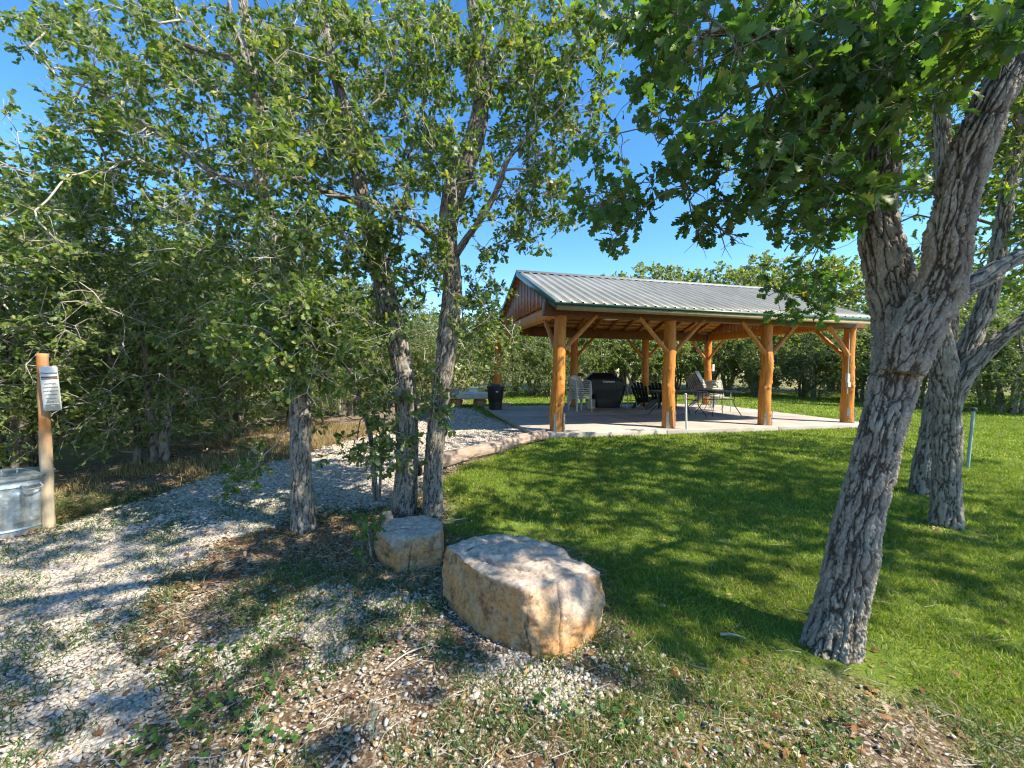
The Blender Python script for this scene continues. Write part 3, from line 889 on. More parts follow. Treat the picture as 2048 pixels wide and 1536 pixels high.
# the big block: outline read from the photo, real size about 0.95 x 0.8 x 0.36 m
B0 = np.array([.05, 2.4, 0])
bp = [(-.43, 2.57, .315), (-.16, 2.80, .30), (.09, 2.80, .305), (.36, 2.64, .285), (.55, 2.36, .285), (.295, 2.22, .315), (.062, 2.07, .335), (-.158, 2.24, .325),
      (-.455, 2.57, .18), (-.42, 2.52, -.1), (-.16, 2.19, -.1), (.05, 2.05, -.1), (.235, 1.985, -.1), (.235, 1.985, .06), (.50, 2.20, -.1), (.555, 2.30, .18), (.54, 2.29, .05), (.06, 2.04, .15), (-.16, 2.20, .15), (.40, 2.10, .12), (.53, 2.42, -.1), (.40, 2.62, -.1), (.1, 2.84, -.1), (-.2, 2.82, -.1), (-.40, 2.72, -.1)]
boulder('boulder', 'large tan and grey sandstone block, the bigger of the two by the gravel', 'boulder', [np.array(p) - B0 for p in bp], B0, .0105, 5,
        cracks=[((-.30, .10, .33), (.16, -.14, .36), .017, .055, 2), ((.24, -.30, .36), (.21, -.36, -.05), .008, .014, 1), ((.02, -.38, .22), (.06, -.36, -.05), .007, .009, 1), ((-.05, .02, .36), (.30, .06, .37), .012, .02, 2), ((-.38, .1, .3), (-.1, .30, .36), .012, .02, 2)],
        ledge=((-.1, .08), (-.30, .95), .022), group='sandstone boulders', amp=.032)
B1 = np.array([-.8, 3.13, 0])
bq = [(-1.06, 3.10, .21), (-1.0, 3.34, .225), (-.76, 3.44, .22), (-.57, 3.3, .22), (-.54, 3.06, .225), (-.80, 2.96, .21), (-1.07, 3.08, .1), (-.84, 2.865, -.06), (-.82, 2.87, .12), (-.53, 2.98, -.06), (-.52, 3.0, .14), (-.55, 3.3, -.06), (-.76, 3.46, -.06),
      (-1.0, 3.36, -.06), (-.97, 3.0, -.06), (-1.04, 3.12, -.06)]
boulder('boulder', 'small pale sandstone boulder with an orange face beside the oak seedling', 'boulder', [np.array(p) - B1 for p in bq], B1, .0085, 23,
        cracks=[((-.2, -.05, .2), (.2, .03, .22), .012, .015, 2), ((.05, -.2, .22), (.03, -.25, -.05), .007, .007, 1)], group='sandstone boulders', amp=.02)
# ------------------------------------------------------------------ pavilion
ZS = 0.20                                   # top of the slab
def m_log(name, dark, mid, lite, sc=1.0):
    t = NT(name); v = t.co()
    g = t.noise(t.mapping(v, (1, 1, .09)), 26 * sc, 6, .65, .4)
    c = t.ramp(g, [(.28, dark), (.5, mid), (.75, lite)])
    b = t.noise(v, 3.5, 4, .6)
    c = t.mix(.55, c, t.ramp(b, [(.3, (.62, .52, .42)), (.65, (1.15, 1.12, 1.05))]), 'MULTIPLY')
    k = t.voronoi(t.mapping(v, (1, 1, .55)), 5.2, 'F1', 'Distance')
    c = t.mix(t.val(k, .10, .045), c, (.17, .065, .022))
    ck = t.voronoi(t.mapping(v, (1, 1, .045)), 15, 'DISTANCE_TO_EDGE')
    c = t.mix(t.math('MULTIPLY', t.val(ck, .035, .005), t.val(b, .45, .6)), c, (.10, .04, .015))
    z_ = t.n('ShaderNodeSeparateXYZ'); t.l(v, z_.inputs[0])
    dirt = t.math('MULTIPLY', t.val(z_.outputs[2], .35, .0), t.val(t.noise(v, 9, 5, .65), .3, .65))
    if 'log' in name: c = t.mix(t.math('MULTIPLY', dirt, .75), c, (.16, .11, .07))
    return t.done(t.bsdf(c, t.val(g, .3, .7, .42, .62), .35, 0, t.bump(g, .5, .005)))
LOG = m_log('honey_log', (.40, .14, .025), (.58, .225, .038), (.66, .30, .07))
BEAMM = m_log('shaded_beam', (.10, .042, .017), (.17, .07, .026), (.23, .10, .038))  # brown darkened so the colour carries the shade under the roof
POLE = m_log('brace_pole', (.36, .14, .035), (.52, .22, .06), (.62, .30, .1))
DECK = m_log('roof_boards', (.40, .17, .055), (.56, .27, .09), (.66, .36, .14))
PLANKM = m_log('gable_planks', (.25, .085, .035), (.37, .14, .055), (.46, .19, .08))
GREEN = m_simple('green_trim', (.025, .075, .058), (.035, .10, .075), 5, .4, .5)
TAN = m_simple('tan_fascia', (.36, .27, .15), (.46, .36, .21), 6, .6, .3)
def m_roof():
    t = NT('roof_metal'); v = t.co()
    c = t.ramp(t.noise(v, .8, 5, .6), [(.3, (.25, .25, .21)), (.7, (.34, .34, .295))])
    c = t.mix(.55, c, t.ramp(t.noise(t.mapping(v, (6, .35, .35)), 6, 5, .65), [(.35, (.6, .58, .54)), (.65, (1.1, 1.1, 1.1))]), 'MULTIPLY')
    return t.done(t.bsdf(c, .45, .5, .15))
ROOFM = m_roof()
STEEL = m_simple('galvanised_strap', (.35, .36, .36), (.5, .51, .51), 30, .45, .5, .7)
def m_conc():
    t = NT('concrete'); v = t.co()
    c = t.ramp(t.noise(v, 1.6, 7, .65), [(.3, (.33, .29, .245)), (.55, (.42, .375, .32)), (.75, (.48, .435, .38))])
    c = t.mix(.4, c, t.ramp(t.noise(v, 40, 4, .7), [(.3, (.75, .75, .75)), (.7, (1.1, 1.1, 1.1))]), 'MULTIPLY')
    st = t.noise(v, .55, 6, .7, .8); c = t.mix(t.val(st, .54, .66, 0, .55), c, (.23, .19, .15))
    return t.done(t.bsdf(c, .85, .2, 0, t.bump(t.noise(v, 90, 3), .25, .003)))
CONC = m_conc()

# slab with control joints: four pours side by side, 12 mm joints
mb = MB()
us = [2.35, 5.35, 8.35, 11.35]; vs = [7.57, 10.55, 13.6]
for a in range(3):
    for b in range(2):
        u0, u1 = us[a] + (.006 if a else 0), us[a + 1] - (.006 if a < 2 else 0)
        v0, v1 = vs[b] + (.006 if b else 0), vs[b + 1] - (.006 if b < 1 else 0)
        mb.box(((u0 + u1) / 2, (v0 + v1) / 2, ZS - .11), (u1 - u0, v1 - v0, .22))
mb.box((6.85, 10.585, ZS - .135), (8.96, 5.99, .21))
tag(mb.build('concrete_slab', CONC, None, bevel=.012, rot=(0, 0, TH), smooth=False), kind='structure')

UC, VC = 6.85, 10.5
cw = uv2w(UC, VC)
pav = thing('pavilion', 'open timber pavilion on log posts under a ribbed metal roof', 'pavilion', (cw[0], cw[1], ZS), TH)
def lp(u, v, z): return (u - UC, v - VC, z)
POST_U = [2.95, 5.62, 8.30, 10.9]
rngP = np.random.default_rng(21)
for row, v in ((0, 7.92), (1, 13.08)):
    for k, u in enumerate(POST_U):
        uu = u if row == 0 else [2.7, 5.45, 8.25, 10.95][k]
        h = 2.43
        pts = [np.array(lp(uu + (0.05 if (row == 0 and k == 0) else 0) * (z / h - .3), v, z)) + np.r_[rngP.normal(size=2) * .012, 0] for z in np.linspace(0, h, 6)]
        rad = np.linspace(.138, .118, 6) * rngP.uniform(.96, 1.04)
        kn = [(rngP.uniform(.2, 2.2), rngP.uniform(0, 6.28), rngP.uniform(.025, .05), rngP.uniform(.012, .03)) for _ in range(9)]
        V, Q, T, rg, _, _ = bark_tube(pts, rad, 40, .03, .004, 60 + k + 10 * row, .09, 6, flare=.05, flare_len=.3, knots=kn, lowamp=.12)
        post = MB().add(V, Q, T).build('post', LOG, pav, auto=False)
        if row == 0:
            for ang in (-2.3, -.75):
                b = MB(); c, s = math.cos(ang), math.sin(ang)
                r_ = .148
                x0, y0, _z = lp(uu, v, 0)
                b.box((x0 + c * r_, y0 + s * r_, .19), (.012, .055, .38), Matrix.Rotation(ang, 3, 'Z'))
                for zz in (.07, .2, .33):
                    b.tube([(x0 + c * (r_ + .004), y0 + s * (r_ + .004), zz), (x0 + c * (r_ + .02), y0 + s * (r_ + .02), zz)], .011, 6)
                b.build('bracket', STEEL, post)
# beams
zb0, zb1 = 2.42, 2.71
for v in (7.92, 13.08):
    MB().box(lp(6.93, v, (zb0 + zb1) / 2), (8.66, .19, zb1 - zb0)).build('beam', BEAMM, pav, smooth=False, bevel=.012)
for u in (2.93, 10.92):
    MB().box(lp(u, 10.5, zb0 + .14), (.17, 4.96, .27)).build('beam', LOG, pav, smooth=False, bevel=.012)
# knee braces: round poles
def brace(p, q, r=.048):
    p, q = np.array(lp(*p)), np.array(lp(*q)); m = (p + q) / 2 + rngP.normal(size=3) * .008
    V, Q, T, *_ = bark_tube([p, m, q], [r * 1.05, r, r * .95], 16, .03, .002, int(rngP.integers(99)), .06, 5)
    MB().add(V, Q, T).build('brace', POLE, pav, auto=False)
for k, u in enumerate(POST_U):
    for s in (-1, 1):
        if (k == 0 and s < 0) or (k == 3 and s > 0): continue
        brace((u + s * .10, 7.87, 1.72), (u + s * .82, 7.86, 2.47))
    ub = [2.7, 5.45, 8.25, 10.95][k]
    for s in (-1, 1):
        if (k == 0 and s < 0) or (k == 3 and s > 0): continue
        brace((ub + s * .10, 13.08, 1.75), (ub + s * .75, 13.08, 2.45))
for u in (2.95, 10.9):
    brace((u - .02, 8.05, 1.72), (u - .02, 8.85, 2.47)); brace((u - .02, 12.95, 1.75), (u - .02, 12.2, 2.45))
# roof
SL = .42
def roof_z(v): return 2.62 + (3.1 - abs(v - 10.5)) * SL
U0, U1 = 2.68, 11.06
prof = [(U0, 0)]
u = U0 + .10
while u < U1 - .06:
    prof += [(u - .034, 0), (u - .016, .032), (u + .016, .032), (u + .034, 0)]; u += .232
prof += [(U1, 0)]
nrm = np.array([0, -SL, 1]) / math.hypot(1, SL)
V, Q = [], []
mb = MB()
for sgn in (-1, 1):
    rows = np.linspace(0, 1, 9); VV = []
    for t_ in rows:
        v_ = 10.5 + sgn * (3.12 * (1 - t_) + .005)
        for (uu, h_) in prof:
            VV.append(np.array(lp(uu, v_, roof_z(v_))) + np.array([0, sgn * SL * .92 * h_, .92 * h_]))
    npf = len(prof)
    i = np.arange(len(rows) - 1)[:, None] * npf; j = np.arange(npf - 1)[None]
    mb.add(VV, np.stack([i + j, i + j + 1, i + npf + j + 1, i + npf + j], -1).reshape(-1, 4))
roof = mb.build('roof', ROOFM, pav, smooth=False)
so = roof.modifiers.new('thick', 'SOLIDIFY'); so.thickness = .004; so.offset = 0
for sgn in (-1, 1):
    pass
mb = MB()
mb.prism([(-.17, -.17 * SL + .028), (0, .035), (.17, -.17 * SL + .028), (.17, -.17 * SL + .033), (0, .055), (-.17, -.17 * SL + .033)], 'x', U0 - UC - .01, U1 - UC + .01)
o = mb.build('ridge_cap', ROOFM, roof, smooth=False); o.location = (0, 0, roof_z(10.5))
for sgn in (-1, 1):
    vv = 10.5 + sgn * 3.13
    MB().box(lp((U0 + U1) / 2, vv + sgn * .006, 2.585), (U1 - U0 + .02, .012, .055)).build('eave_trim', GREEN, roof, smooth=False)
    MB().box(lp((U0 + U1) / 2, vv - sgn * .022, 2.525), (U1 - U0 - .04, .03, .115)).build('fascia', TAN, pav, smooth=False)
    for uu, su in ((U0, -1), (U1, 1)):
        a = 10.5 + sgn * 3.13; b = 10.5 + sgn * .001
        poly = [(a - VC, roof_z(a) - .115), (b - VC, roof_z(b) - .115), (b - VC, roof_z(b) + .032), (a - VC, roof_z(a) + .032)]
        x = uu - UC + su * .008
        MB().prism(poly, 'x', x - .008, x + .008).build('rake_trim', GREEN, roof, smooth=False)
# boards and rafters under the metal
mb = MB()
th = math.atan(SL)
for sgn in (-1, 1):
    for k in range(14):
        d_ = .12 + k * .222
        v_ = 10.5 + sgn * d_
        rot = Matrix.Rotation(-sgn * th, 3, 'X')
        mb.box(lp((U0 + U1) / 2, v_, roof_z(v_) - .022), (U1 - U0 - .05, .20, .02), rot)
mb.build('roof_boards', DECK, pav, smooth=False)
uu = 3.12
while uu < 10.9:
    for sgn in (-1, 1):
        a, b = 10.5 + sgn * 3.0, 10.5 + sgn * .03
        V, Q, T, *_ = bark_tube([np.array(lp(uu, a, roof_z(a) - .092)), np.array(lp(uu + rngP.normal() * .02, (a + b) / 2, roof_z((a + b) / 2) - .092)), np.array(lp(uu, b, roof_z(b) - .092))],
                                [.055, .052, .05], 12, .06, .002, int(rngP.integers(99)), .08, 5)
        MB().add(V, Q, T).build('rafter', POLE, pav, auto=False)
    uu += .61
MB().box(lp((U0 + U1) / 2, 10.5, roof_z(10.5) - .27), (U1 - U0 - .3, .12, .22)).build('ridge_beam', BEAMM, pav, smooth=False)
# gable walls of upright boards
for uu in (2.80, 10.86):
    mb = MB(); v_ = 7.98
    while v_ < 13.0:
        w = .145; zt0, zt1 = roof_z(v_) - .16, roof_z(v_ + w) - .16
        off = .006 if int(round(v_ / .15)) % 2 else 0
        if min(zt0, zt1) > 2.72:
            mb.prism([(v_ - VC, 2.70), (v_ + w - VC, 2.70), (v_ + w - VC, zt1), (v_ - VC, zt0)], 'x', uu - UC - .012 - off, uu - UC + .012 - off)
        v_ += .149
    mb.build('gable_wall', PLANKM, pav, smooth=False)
# lamp under the ridge
LAMP = m_simple('lamp_enamel', (.62, .62, .58), (.72, .72, .68), 6, .4, .5)
mb = MB(); c = lp(5.0, 9.55, 0)
mb.lathe([(.02, .34), (.02, .12), (.05, .11), (.17, .03), (.18, 0), (.15, -.005)], 20, (c[0], c[1], 2.62)); mb.build('ceiling_lamp', LAMP, pav)
# switch box and conduit on the far right front post, outlet on a back post
BOXM = m_simple('grey_box', (.42, .43, .42), (.52, .53, .51), 8, .5, .4)
mb = MB(); x0, y0, _ = lp(10.9, 7.92, 0)
mb.box((x0 - .15, y0 - .09, 1.15), (.08, .06, .22)); mb.tube([(x0 - .145, y0 - .09, .75), (x0 - .145, y0 - .09, 1.05)], .013, 8); mb.tube([(x0 - .145, y0 - .09, 1.25), (x0 - .14, y0 - .085, 2.3)], .013, 8)
mb.box((x0 - .16, y0 - .12, .98), (.09, .06, .12)); mb.build('electrical_box', BOXM, pav, smooth=True, bevel=.004)
x0, y0, _ = lp(10.95, 13.08, 0)
MB().box((x0 + .165, y0 - .09, 1.42), (.09, .06, .26)).build('outlet_box', LAMP, pav, bevel=.006)

# ------------------------------------------------------------------ things on and round the slab
def on_slab(px, d): p = at(px, 768, d); return np.array([p[0], p[1], ZS])

PLASTIC = m_simple('white_plastic', (.50, .48, .44), (.62, .60, .56), 6, .45, .45)
def plastic_chair():
    r = thing('plastic_chair', 'x', 'chair', (0, 0, 0))
    mb = MB()
    for k in range(6):
        y = .24 - k * .088
        mb.box((0, y, .43 - .012 * k - .01 * (k == 0)), (.44, .066, .022), Matrix.Rotation(R(4), 3, 'X'))
    mb.box((0, .02, .405), (.06, .44, .02)); mb.box((-.20, .02, .41), (.05, .48, .03)); mb.box((.20, .02, .41), (.05, .48, .03))
    mb.build('seat', PLASTIC, r, bevel=.006)
    n, m = 13, 7; V = []
    for j in range(m):
        t = j / (m - 1)
        for i in range(n):
            a = (i / (n - 1) - .5) * 2
            w = .24 * (1 - .28 * t ** 3)
            z = .41 + .42 * t * (1 - .16 * a * a * t)
            V.append((a * w, -.20 - .13 * t + .10 * a * a, z))
    Q = [[j * n + i, j * n + i + 1, (j + 1) * n + i + 1, (j + 1) * n + i] for j in range(m - 1) for i in range(n - 1) if not (j in (1, 2, 3) and i in (2, 4, 6, 7, 9))]
    o = MB().add(V, Q).build('backrest', PLASTIC, r); s = o.modifiers.new('t', 'SOLIDIFY'); s.thickness = .014; s.offset = 0
    for sx in (-1, 1):
        P = catmull([(sx * .22, -.22, .60), (sx * .285, -.08, .655), (sx * .29, .12, .655), (sx * .27, .25, .62), (sx * .25, .27, .52)], 14)
        MB().tube(P, [.022] * 14, 8).build('armrest', PLASTIC, r)
        MB().tube([(sx * .245, .25, .53), (sx * .24, .25, .40), (sx * .27, .285, 0)], [.028, .03, .02], 8).build('leg', PLASTIC, r)
        MB().tube([(sx * .21, -.19, .42), (sx * .24, -.30, 0)], [.03, .02], 8).build('leg', PLASTIC, r)
    return r
pc = plastic_chair()
base = on_slab(1160, 12.55)
names = ['lowest white plastic chair of the stack beside the covered grill', 'second white plastic chair from the floor in the stack by the grill', 'third white plastic chair from the floor in the stack by the grill',
         'third white plastic chair from the top of the stack by the grill', 'second white plastic chair from the top of the stack by the grill', 'topmost white plastic chair of the stack by the grill']
RZ = R(180 + 22)
for k in range(6):
    loc = base + np.array([math.sin(RZ) * .012 * k, -math.cos(RZ) * .012 * k, .060 * k])
    o = pc if k == 0 else copy_tree(pc, loc, RZ, names[k])
    if k == 0:
        pc.location = loc; pc.rotation_euler = (0, 0, RZ); pc['label'] = names[0]; pc['group'] = 'stacked white plastic chairs'

BLACKC = NT('black_cover')
_v = BLACKC.co(); BLACKC = BLACKC.done(BLACKC.bsdf((.007, .007, .010), .42, .35, 0, BLACKC.bump(BLACKC.noise(_v, 8, 4, .6), .5, .02)))
WHITEP = m_simple('white_print', (.7, .7, .7), (.78, .78, .78), 5, .6, .3)
g = thing('grill', 'gas grill under a black fabric cover with white lettering', 'grill', on_slab(1212, 13.9), R(-2))
def loft(rings, k=56):
    V = []; n = len(rings)
    for z, xl, xr, yf, yb in rings:
        for i in range(k):
            a = i / k * 2 * math.pi; c, s = math.cos(a), math.sin(a)
            p = .28
            ex = math.copysign(abs(c) ** p, c); ey = math.copysign(abs(s) ** p, s)
            x = (xl + xr) / 2 + (xr - xl) / 2 * ex; y = (yb - yf) / 2 + (yf + yb) / 2 * ey
            V.append((x, y, z))
    Q = [[r_ * k + i, r_ * k + (i + 1) % k, (r_ + 1) * k + (i + 1) % k, (r_ + 1) * k + i] for r_ in range(n - 1) for i in range(k)]
    V += [(np.mean([r_ for r_ in (rings[0][1], rings[0][2])]), 0, rings[0][0]), ((rings[-1][1] + rings[-1][2]) / 2, 0, rings[-1][0] + .003)]
    T = [[n * k, (i + 1) % k, i] for i in range(k)] + [[n * k + 1, (n - 1) * k + i, (n - 1) * k + (i + 1) % k] for i in range(k)]
    return np.array(V), Q, T
zr = np.array([[0, -.40, .44, .30, .28], [.08, -.41, .45, .31, .29], [.3, -.49, .53, .31, .3], [.45, -.56, .57, .31, .3], [.56, -.74, .60, .31, .3], [.66, -.84, .635, .31, .3], [.80, -.85, .645, .31, .3],
               [.86, -.82, .63, .31, .3], [.97, -.74, .46, .31, .28], [1.07, -.64, .34, .26, .24], [1.16, -.54, .25, .2, .2], [1.2, -.48, .19, .15, .16]])
zz = np.linspace(0, 1.2, 34)
rings = [(z, *[np.interp(z, zr[:, 0], zr[:, c]) for c in range(1, 5)]) for z in zz]
V, Q, T = loft(rings)
nz = fbm(np.c_[V[:, 0] * 6, V[:, 1] * 6, V[:, 2] * 3.2], 3, 4) - .5
V[:, 1] += nz * .05 * (V[:, 2] < .85); V[:, 0] += (fbm(V * 5 + 3, 2, 9) - .5) * .05
MB().add(V, Q, T).build('cover', BLACKC, g)
def text(body, size, mat, parent, loc, rot, name='lettering', ext=.002, align='CENTER'):
    cu = bpy.data.curves.new('txt', 'FONT'); cu.body = body; cu.size = size; cu.extrude = ext; cu.align_x = align; cu.align_y = 'CENTER'; cu.offset = size * .008
    tmp = bpy.data.objects.new('txt', cu); COL.objects.link(tmp)
    me = bpy.data.meshes.new_from_object(tmp.evaluated_get(DEP())); bpy.data.objects.remove(tmp)
    me.materials.clear(); me.materials.append(mat); me.name = name
    o = link(name, me, parent, loc, rot); return o
text('Cuisinart', .11, WHITEP, g, (.02, -.338, .905), (R(90), 0, 0), ext=.012)

CRATE = m_simple('beige_crate', (.34, .30, .22), (.44, .39, .30), 8, .6, .3)
cr = thing('storage_crate', 'small beige slatted crate on the slab between the chairs and the grill', 'crate', on_slab(1181, 13.35), R(6))
mb = MB()
for z in (.06, .15, .24):
    mb.box((0, -.125, z), (.27, .012, .065)); mb.box((0, .125, z), (.27, .012, .065)); mb.box((-.13, 0, z), (.012, .24, .065)); mb.box((.13, 0, z), (.012, .24, .065))
mb.box((0, 0, .012), (.27, .25, .02)); mb.build('body', CRATE, cr, bevel=.004)
mb = MB().box((0, 0, .296), (.285, .27, .025)); mb.build('lid', CRATE, cr, bevel=.008)

GREYM = m_simple('stool_metal', (.30, .29, .27), (.40, .39, .36), 20, .4, .5, .4)
st = thing('bar_stool', 'tall grey bar stool standing by the black grill cover', 'stool', on_slab(1259, 13.7), R(15))
MB().box((0, 0, .735), (.34, .32, .035)).build('seat', GREYM, st, bevel=.01)
for sx in (-1, 1):
    for sy in (-1, 1):
        MB().tube([(sx * .12, sy * .11, .72), (sx * .19, sy * .18, 0)], [.017, .014], 8).build('leg', GREYM, st)
for z, k in ((.26, .172), (.5, .145)):
    mb = MB()
    for a, b in (((-1, -1), (1, -1)), ((1, -1), (1, 1)), ((1, 1), (-1, 1)), ((-1, 1), (-1, -1))):
        mb.tube([(a[0] * k, a[1] * k * .93, z), (b[0] * k, b[1] * k * .93, z)], .009, 6)
    mb.build('footrest', GREYM, st)

DGREEN = m_simple('dark_green_plastic', (.010, .018, .015), (.018, .030, .025), 5, .45, .4)
def adirondack():
    r = thing('garden_chair', 'dark slatted garden chair with a fan back beside the back log post', 'chair', (0, 0, 0), 0, 'dark slatted garden chairs')
    mb = MB()
    for k in range(6):
        y = .30 - k * .095
        mb.box((0, y, .37 - k * .024), (.50, .082, .02), Matrix.Rotation(R(14), 3, 'X'))
    mb.build('seat', DGREEN, r, bevel=.005)
    mb = MB()
    for k in range(5):
        a = (k - 2)
        h = .76 - .035 * a * a
        c = np.array([a * .098, -.235, .22]); tilt = Matrix.Rotation(R(24), 3, 'X') @ Matrix.Rotation(R(a * 3.2), 3, 'Y')
        c2 = c + np.array(tilt @ Vector((0, 0, h / 2)))
        mb.box(c2, (.090, .02, h), tilt, taper=1.08)
    for z in (.14, .5):
        c2 = np.array([0, -.255, .22]) + np.array(Matrix.Rotation(R(24), 3, 'X') @ Vector((0, 0, z)))
        mb.box(c2, (.44, .025, .06), Matrix.Rotation(R(24), 3, 'X'))
    mb.build('backrest', DGREEN, r, bevel=.006)
    for sx in (-1, 1):
        MB().box((sx * .31, .04, .555), (.12, .70, .022)).build('armrest', DGREEN, r, bevel=.008)
        MB().box((sx * .285, .30, .272), (.03, .09, .545), taper=.8).build('leg', DGREEN, r, bevel=.005)
        mb = MB(); mb.prism([(.34, .30), (.34, .38), (-.20, .27), (-.46, .05), (-.46, 0), (-.36, 0)], 'x', sx * .262 - .014, sx * .262 + .014); mb.build('leg', DGREEN, r, bevel=.004)
    return r
ac = adirondack()
p = on_slab(1294, 13.55); ac.location = p; ac.rotation_euler = (0, 0, R(-52))
copy_tree(ac, on_slab(1328, 13.75), R(-50), 'second dark slatted garden chair, half hidden behind the patio table')
ac['label'] = 'dark slatted fan-back garden chair nearest the bar stool'

TABM = m_simple('table_metal', (.028, .026, .024), (.05, .047, .043), 14, .4, .5, .3)
TTOP = m_simple('table_top', (.07, .068, .062), (.11, .105, .095), 20, .35, .5)
def patio_table():
    r = thing('patio_table', 'dark metal patio table with splayed curved legs behind the second front post', 'table', (0, 0, 0), 0, 'dark patio tables')
    poly = []
    hx, hy, rc = .66, .46, .10
    for cx, cy, a0 in ((hx - rc, hy - rc, 0), (-hx + rc, hy - rc, 90), (-hx + rc, -hy + rc, 180), (hx - rc, -hy + rc, 270)):
        for k in range(5):
            a = R(a0 + k * 22.5); poly.append((cx + rc * math.cos(a), cy + rc * math.sin(a)))
    MB().prism(poly, 'z', .705, .72).build('tabletop', TTOP, r, smooth=False)
    mb = MB(); P = [(x, y, .695) for x, y in poly] + [(poly[0][0], poly[0][1], .695)]; mb.tube(P, .014, 6, cap=False)
    for y in (-.25, .25): mb.tube([(-.5, y, .64), (.5, y, .64)], .010, 6)
    for x in (-.46, .46): mb.tube([(x, -.27, .46), (x, .27, .46)], .010, 6)
    mb.tube([(-.46, 0, .46), (.46, 0, .46)], .010, 6)
    mb.build('frame', TABM, r)
    for sx in (-1, 1):
        for sy in (-1, 1):
            P = catmull([(sx * .46, sy * .27, .70), (sx * .46, sy * .27, .52), (sx * .46, sy * .27, .36), (sx * .50, sy * .30, .26), (sx * .62, sy * .40, .06), (sx * .645, sy * .42, 0)], 18)
            MB().tube(P, .0135, 8).build('leg', TABM, r)
    return r
tb = patio_table()
tb.location = on_slab(1356, 11.35); tb.rotation_euler = (0, 0, R(8))
t2 = copy_tree(tb, on_slab(1437, 11.75), R(12), 'dark metal patio table on the right, in front of the stacked sling chairs'); t2.scale = (.74, .9, 1)
tb['label'] = 'long dark metal patio table half hidden by the second front post'

FRAME = m_simple('chair_frame', (.42, .40, .36), (.55, .53, .48), 14, .4, .5, .3)
SLING = m_simple('chair_sling', (.52, .50, .46), (.64, .62, .58), 60, .8, .2)
STRAP = m_simple('chair_strap', (.44, .42, .30), (.56, .53, .40), 30, .6, .3)
def sling_chair(strap=False):
    r = thing('sling_chair', 'x', 'chair', (0, 0, 0))
    back = [(-.18, .40), (-.28, .62), (-.40, .84), (-.47, .97)]
    seat = [(.28, .44), (.05, .41), (-.18, .40)]
    mb = MB()
    for sx in (-.25, .25):
        mb.tube([(sx, y, z) for y, z in seat + back[1:]], .013, 6)
    mb.tube([(-.25, -.47, .97), (.25, -.47, .97)], .013, 6); mb.tube([(-.25, .28, .44), (.25, .28, .44)], .013, 6)
    mb.build('frame', FRAME, r)
    if not strap:
        for nm, L in (('backrest', back), ('seat', seat)):
            V = []; n = 6
            for y, z in L:
                for i in range(n): V.append((-.24 + .48 * i / (n - 1), y - .015 * math.sin(math.pi * i / (n - 1)) * (nm == 'backrest'), z - .02 * math.sin(math.pi * i / (n - 1)) * (nm == 'seat')))
            Q = [[j * n + i, j * n + i + 1, (j + 1) * n + i + 1, (j + 1) * n + i] for j in range(len(L) - 1) for i in range(n - 1)]
            o = MB().add(V, Q).build(nm, SLING, r); s = o.modifiers.new('t', 'SOLIDIFY'); s.thickness = .006; s.offset = 0
    else:
        mb = MB()
        for k in range(9):
            y = np.interp(k / 8, [0, 1], [-.21, -.455]); z = np.interp(k / 8, [0, 1], [.47, .94]); mb.box((0, y, z), (.50, .006, .046), Matrix.Rotation(R(27), 3, 'X'))
        mb.build('backrest', STRAP, r, smooth=False)
        mb = MB()
        for k in range(7): mb.box((0, .24 - k * .065, .433 - k * .004), (.50, .046, .006))
        mb.build('seat', STRAP, r, smooth=False)
    for sx in (-1, 1):
        MB().tube(catmull([(sx * .27, -.30, .64), (sx * .29, .0, .65), (sx * .29, .22, .63), (sx * .28, .27, .55), (sx * .28, .29, .0)], 14), .013, 6).build('leg', FRAME, r)
        MB().tube([(sx * .265, .08, .41), (sx * .27, -.44, .0)], .013, 6).build('leg', FRAME, r)
    return r
sc_ = sling_chair()
base = on_slab(1405, 13.9); RZ = R(-128)
nm = ['lowest pale sling chair of the leaning stack behind the tables', 'second pale sling chair from the floor of the leaning stack', 'third pale sling chair from the floor of the leaning stack', 'middle pale sling chair of the leaning stack',
      'third pale sling chair from the top of the leaning stack', 'second pale sling chair from the top of the leaning stack', 'topmost pale sling chair of the stack against the back post']
for k in range(7):
    f = np.array([-math.sin(RZ), math.cos(RZ), 0])
    loc = base + f * (.045 * k) + np.array([0, 0, .052 * k])
    if k == 0:
        sc_.location = loc; sc_.rotation_euler = (0, 0, RZ); sc_['label'] = nm[0]; sc_['group'] = 'stacked pale sling chairs'
    else:
        copy_tree(sc_, loc, RZ, nm[k])
s2 = sling_chair(True); s2.location = on_slab(1437, 13.0); s2.rotation_euler = (0, 0, R(172)); s2['label'] = 'beige strap chair with a slatted back standing behind the right table'; s2.name = 'strap_chair'

BLACKP = m_simple('black_plastic', (.012, .012, .013), (.022, .022, .024), 10, .5, .4)
def ribs(n, a): return lambda A, Z: a * np.sign(np.cos(A * n)) * np.abs(np.cos(A * n)) ** .4
tc = thing('trash_can', 'black plastic trash can with a lid on the back left slab corner', 'trash can', on_slab(991, 12.75), 0)
MB().lathe([(.19, 0), (.20, .01), (.215, .25), (.217, .27), (.235, .30), (.262, .66), (.275, .67), (.275, .70)], 40, mod=lambda A, Z: .004 * np.cos(A * 20) * (Z < .28)).build('body', BLACKP, tc)
MB().lathe([(.285, .69), (.29, .70), (.29, .735), (.27, .75), (.13, .785), (.12, .80), (.05, .80)], 40).build('lid', BLACKP, tc)
for sx in (-1, 1):
    MB().tube(catmull([(sx * .255, -.07, .60), (sx * .32, -.06, .615), (sx * .32, .06, .615), (sx * .255, .07, .60)], 10), .016, 6).build('handle', BLACKP, tc)
MB().box((.06, -.262, .58), (.07, .006, .025), Matrix.Rotation(R(-4), 3, 'X')).build('label_plate', WHITEP, tc)

